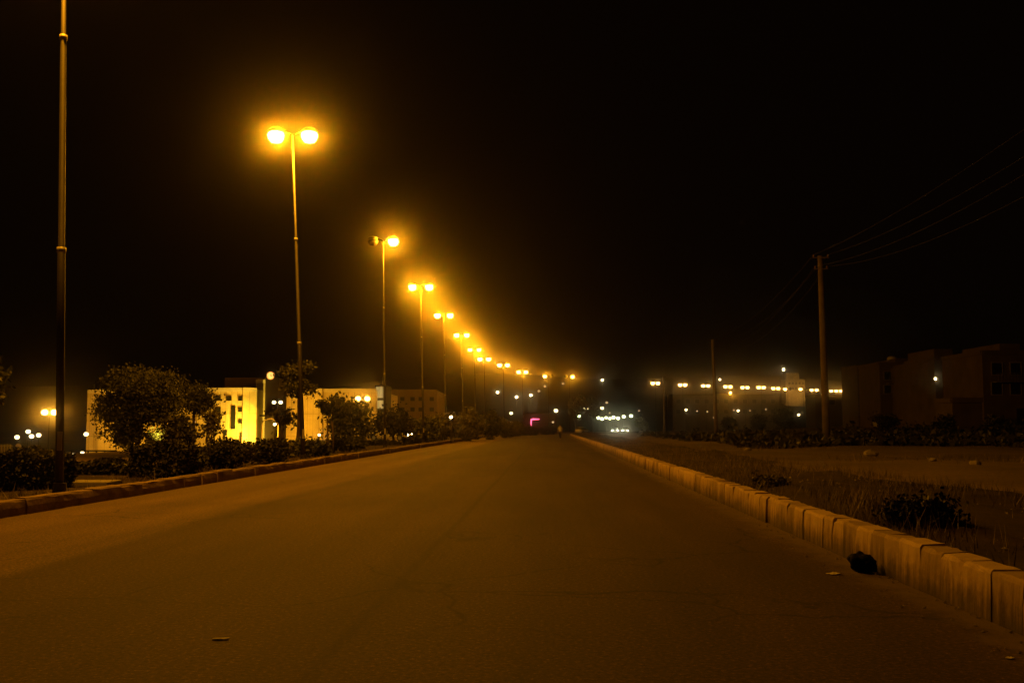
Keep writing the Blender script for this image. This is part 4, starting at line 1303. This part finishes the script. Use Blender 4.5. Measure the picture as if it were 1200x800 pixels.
# ------------------------------------------------------------------ cars
def car(x, y, heading, paint, label, lit=True, tail=False, z=0.03, name='car'):
    t = empty(name, (x, y, z), heading)           # local +x is the front
    tag(t, label, 'car', 'cars')
    st = [(-2.1, .62, .38, .78), (-2.05, .78, .3, .92), (-1.5, .84, .24, 1.0), (-.6, .86, .22, .98), (.7, .86, .22, .96), (1.3, .84, .24, .9), (1.9, .78, .28, .78), (2.12, .6, .36, .66)]
    rings = []
    for sx, w, zl, zh in st:
        rings.append([(sx, -w * .92, zl), (sx, w * .92, zl), (sx, w, (zl + zh) * .5), (sx, w * .94, zh - .08), (sx, w * .8, zh), (sx, -w * .8, zh), (sx, -w * .94, zh - .08), (sx, -w, (zl + zh) * .5)])
    MB().loft(rings).build('body', paint, t, smooth=True)
    cab = [(-1.75, .7, .96, 1.0), (-1.2, .68, .95, 1.34), (-.5, .66, .95, 1.42), (.2, .65, .94, 1.38), (.98, .7, .92, .97)]
    rings = [[(sx, -w, zl), (sx, w, zl), (sx, w * .84, zh), (sx, -w * .84, zh)] for sx, w, zl, zh in cab]
    MB().loft(rings).build('windows', M['pane'], t)
    roof = [(-1.22, .6, 1.335, 1.37), (-.5, .585, 1.415, 1.46), (.22, .575, 1.37, 1.41)]
    rings = [[(sx, -w, zl), (sx, w, zl), (sx, w * .95, zh), (sx, -w * .95, zh)] for sx, w, zl, zh in roof]
    MB().loft(rings).build('roof', paint, t, smooth=True)
    for sx in (-1.3, 1.32):
        for sy in (-.76, .76):
            w = MB().lathe((0, -.1, 0), [(.2, -.01), (.3, 0), (.31, .04), (.31, .16), (.3, .2), (.2, .21)], 16, 'y').build('wheel', M['rubber'], t, (sx, sy, .31))
            MB().lathe((0, -.115, 0), [(.19, 0), (.19, .23)], 12, 'y').build('rim', M['rim'], w)
    for sy in (-.58, .58):
        MB().sphere((0, 0, 0), .12, 10, 6, .4, 1.3, .8).build('headlight', M['headlight'] if lit else M['pane'], t, (2.06, sy, .62), smooth=True)
        if lit and not tail:
            l = bpy.data.lights.new('headlight_beam', 'SPOT'); l.energy = 130; l.color = (1, .92, .55); l.spot_size = math.radians(34); l.spot_blend = .8; l.shadow_soft_size = .09
            lo = bpy.data.objects.new('headlight_beam', l); col.objects.link(lo); lo.location = (2.2, sy, .62); lo.rotation_euler = (0, math.radians(-89), 0); lo.parent = t
        MB().box((0, 0, 0), (.06, .26, .14)).build('tail_light', M['dim_glow'] if tail else M['insulator'], t, (-2.1, sy, .7))
    MB().box((2.13, 0, .45), (.05, .9, .12)).build('bumper', M['rubber'], t)
    return t


def aim(x, y): return math.atan2(-y, -x)


car(24.0, 233, aim(24, 233), M['car_dark'], 'oncoming car with dazzling headlights, left of two abreast')
car(26.7, 236, aim(26.7, 236), M['car_dark'], 'oncoming car with dazzling headlights, right of two abreast')
car(15.2, 216, math.radians(60), M['car_white'], 'dark looking car with a pale roof right of the walking person', lit=False)
cpx = X_(457, 97)
car(cpx, 97, math.radians(-12), M['car_white'], 'car parked side on behind the low shrub, with both ends glinting', lit=True, tail=True, z=g1(cpx, 97))


# ------------------------------------------------------------------ the walking person
def skin_mesh(name, joints, bones, mat, parent, levels=2, root=0):
    me = bpy.data.meshes.new(name)
    me.from_pydata([j[0] for j in joints], bones, [])
    o = bpy.data.objects.new(name, me); col.objects.link(o)
    o.modifiers.new('skin', 'SKIN')
    sv = me.skin_vertices
    if not sv:
        me.update()
    lay = me.skin_vertices[0]
    for i, j in enumerate(joints):
        r = j[1]
        lay.data[i].radius = (r, r) if not isinstance(r, tuple) else r
        lay.data[i].use_root = i == root
    ss = o.modifiers.new('sub', 'SUBSURF'); ss.levels = levels; ss.render_levels = levels
    bpy.context.view_layer.update()
    dg = bpy.context.evaluated_depsgraph_get()
    nm = bpy.data.meshes.new_from_object(o.evaluated_get(dg))
    bpy.data.objects.remove(o)
    nm.name = name
    nm.materials.clear(); nm.materials.append(mat)
    nm.polygons.foreach_set('use_smooth', [True] * len(nm.polygons))
    ob = bpy.data.objects.new(name, nm); col.objects.link(ob)
    ob.parent = parent
    return ob


YP = 117.0
pp = at(656.5, 514.6, YP)
man = empty('person', (pp.x, YP, .04), math.radians(-20))
tag(man, 'person in a pale shirt and dark trousers walking on the road at the bend', 'person')
# walking toward the camera (-y)
J = [((0, 0, .93), (.15, .11)), ((0, -.01, 1.12), (.14, .1)), ((0, 0, 1.32), (.17, .11)), ((0, 0, 1.44), (.09, .08)), ((0, -.01, 1.52), (.055, .055)), ((0, -.03, 1.62), (.085, .1)), ((0, -.02, 1.7), (.07, .08)),
     ((.17, 0, 1.4), .06), ((.23, .05, 1.14), .045), ((.22, -.04, .9), .035), ((.22, -.07, .82), (.03, .04)),
     ((-.17, 0, 1.4), .06), ((-.23, -.06, 1.14), .045), ((-.22, -.2, .93), .035), ((-.22, -.24, .86), (.03, .04)),
     ((.1, -.02, .86), .09), ((.1, -.16, .5), .06), ((.1, -.16, .1), .042), ((.1, -.3, .04), .035),
     ((-.1, .02, .86), .09), ((-.1, .1, .5), .06), ((-.1, .34, .14), .042), ((-.1, .26, .04), .035)]
Bn = [(0, 1), (1, 2), (2, 3), (3, 4), (4, 5), (5, 6), (3, 7), (7, 8), (8, 9), (9, 10), (3, 11), (11, 12), (12, 13), (13, 14), (0, 15), (15, 16), (16, 17), (17, 18), (0, 19), (19, 20), (20, 21), (21, 22)]
# nose and fingers
k = len(J)
J.append(((0, -.145, 1.61), .014)); Bn.append((5, k))
for hand, d in ((10, -1), (14, -1)):
    hx, hy, hz = J[hand][0]
    for q, ln in ((-.026, .06), (-.009, .075), (.009, .072), (.026, .055)):
        k = len(J); J.append(((hx, hy + q - .01, hz - .05 - ln * .3), .01)); J.append(((hx - .01, hy + q - .02, hz - .05 - ln), .008)); Bn += [(hand, k), (k, k + 1)]
    k = len(J); J.append(((hx, hy - .05, hz - .02), .011)); J.append(((hx, hy - .06, hz - .06), .009)); Bn += [(hand, k), (k, k + 1)]
body = skin_mesh('body', J, Bn, M['skin'], man)
skin_mesh('shirt', [((0, 0, .86), (.185, .145)), ((0, -.01, 1.12), (.175, .135)), ((0, 0, 1.32), (.2, .14)), ((0, 0, 1.43), (.12, .1)), ((.17, 0, 1.4), .085), ((.215, .03, 1.18), .075), ((-.17, 0, 1.4), .085), ((-.215, -.04, 1.18), .075)],
          [(0, 1), (1, 2), (2, 3), (3, 4), (4, 5), (3, 6), (6, 7)], M['shirt'], man)
skin_mesh('trousers', [((0, 0, .95), (.165, .125)), ((.1, -.02, .84), .108), ((.1, -.16, .5), .082), ((.1, -.17, .1), .07), ((-.1, .02, .84), .108), ((-.1, .1, .5), .082), ((-.1, .33, .16), .07)],
          [(0, 1), (1, 2), (2, 3), (0, 4), (4, 5), (5, 6)], M['trousers'], man)
MB().sphere((0, .0, 1.68), .1, 14, 8, .95, 1.12, .85).build('hair', M['hair'], man, smooth=True)

# ------------------------------------------------------------------ air
hz = MB().box((0, 420, 28), (1220, 980, 68))
m = bpy.data.materials.new('night_haze'); m.use_nodes = True
nt = m.node_tree; nt.nodes.clear()
out = nt.nodes.new('ShaderNodeOutputMaterial'); pv = nt.nodes.new('ShaderNodeVolumePrincipled')
pv.inputs['Color'].default_value = (.95, .93, .9, 1)
pv.inputs['Density'].default_value = .00086
pv.inputs['Anisotropy'].default_value = .99
nt.links.new(pv.outputs[0], out.inputs['Volume'])
tag(hz.build('haze', m), 'thin dusty night air', kind='stuff')

# ------------------------------------------------------------------ night sky, moonlight, render
w = bpy.data.worlds.new('World'); scene.world = w; w.use_nodes = True
nt = w.node_tree; bg = nt.nodes['Background']
sky = nt.nodes.new('ShaderNodeTexSky'); sky.sky_type = 'NISHITA'; sky.sun_disc = False
sky.sun_elevation = math.radians(20); sky.sun_rotation = math.radians(200)
nt.links.new(sky.outputs[0], bg.inputs['Color']); bg.inputs['Strength'].default_value = .00003
bg2 = nt.nodes.new('ShaderNodeBackground'); bg2.inputs['Color'].default_value = (1, .38, .06, 1); bg2.inputs['Strength'].default_value = .0013
ad = nt.nodes.new('ShaderNodeAddShader')
nt.links.new(bg.outputs[0], ad.inputs[0]); nt.links.new(bg2.outputs[0], ad.inputs[1])
nt.links.new(ad.outputs[0], nt.nodes['World Output'].inputs['Surface'])
sl = bpy.data.lights.new('moon', 'SUN'); sl.energy = .003; sl.angle = math.radians(.5); sl.color = (1, .85, .65)
so = bpy.data.objects.new('moon', sl); col.objects.link(so); so.rotation_euler = (math.radians(70), 0, math.radians(-20))

vs = scene.view_settings
vs.view_transform = 'Standard'; vs.look = 'None'; vs.exposure = 0; vs.gamma = 1; vs.use_curve_mapping = False
scene.render.engine = 'CYCLES'
cy = scene.cycles
cy.use_denoising = True
cy.use_adaptive_sampling = False
cy.volume_bounces = 0
cy.max_bounces = 3
cy.diffuse_bounces = 2
cy.glossy_bounces = 2
cy.transparent_max_bounces = 4
cy.sample_clamp_indirect = 2.0
cy.sample_clamp_direct = 0.0
cy.use_light_tree = True
cy.caustics_reflective = False; cy.caustics_refractive = False
scene.render.film_transparent = False
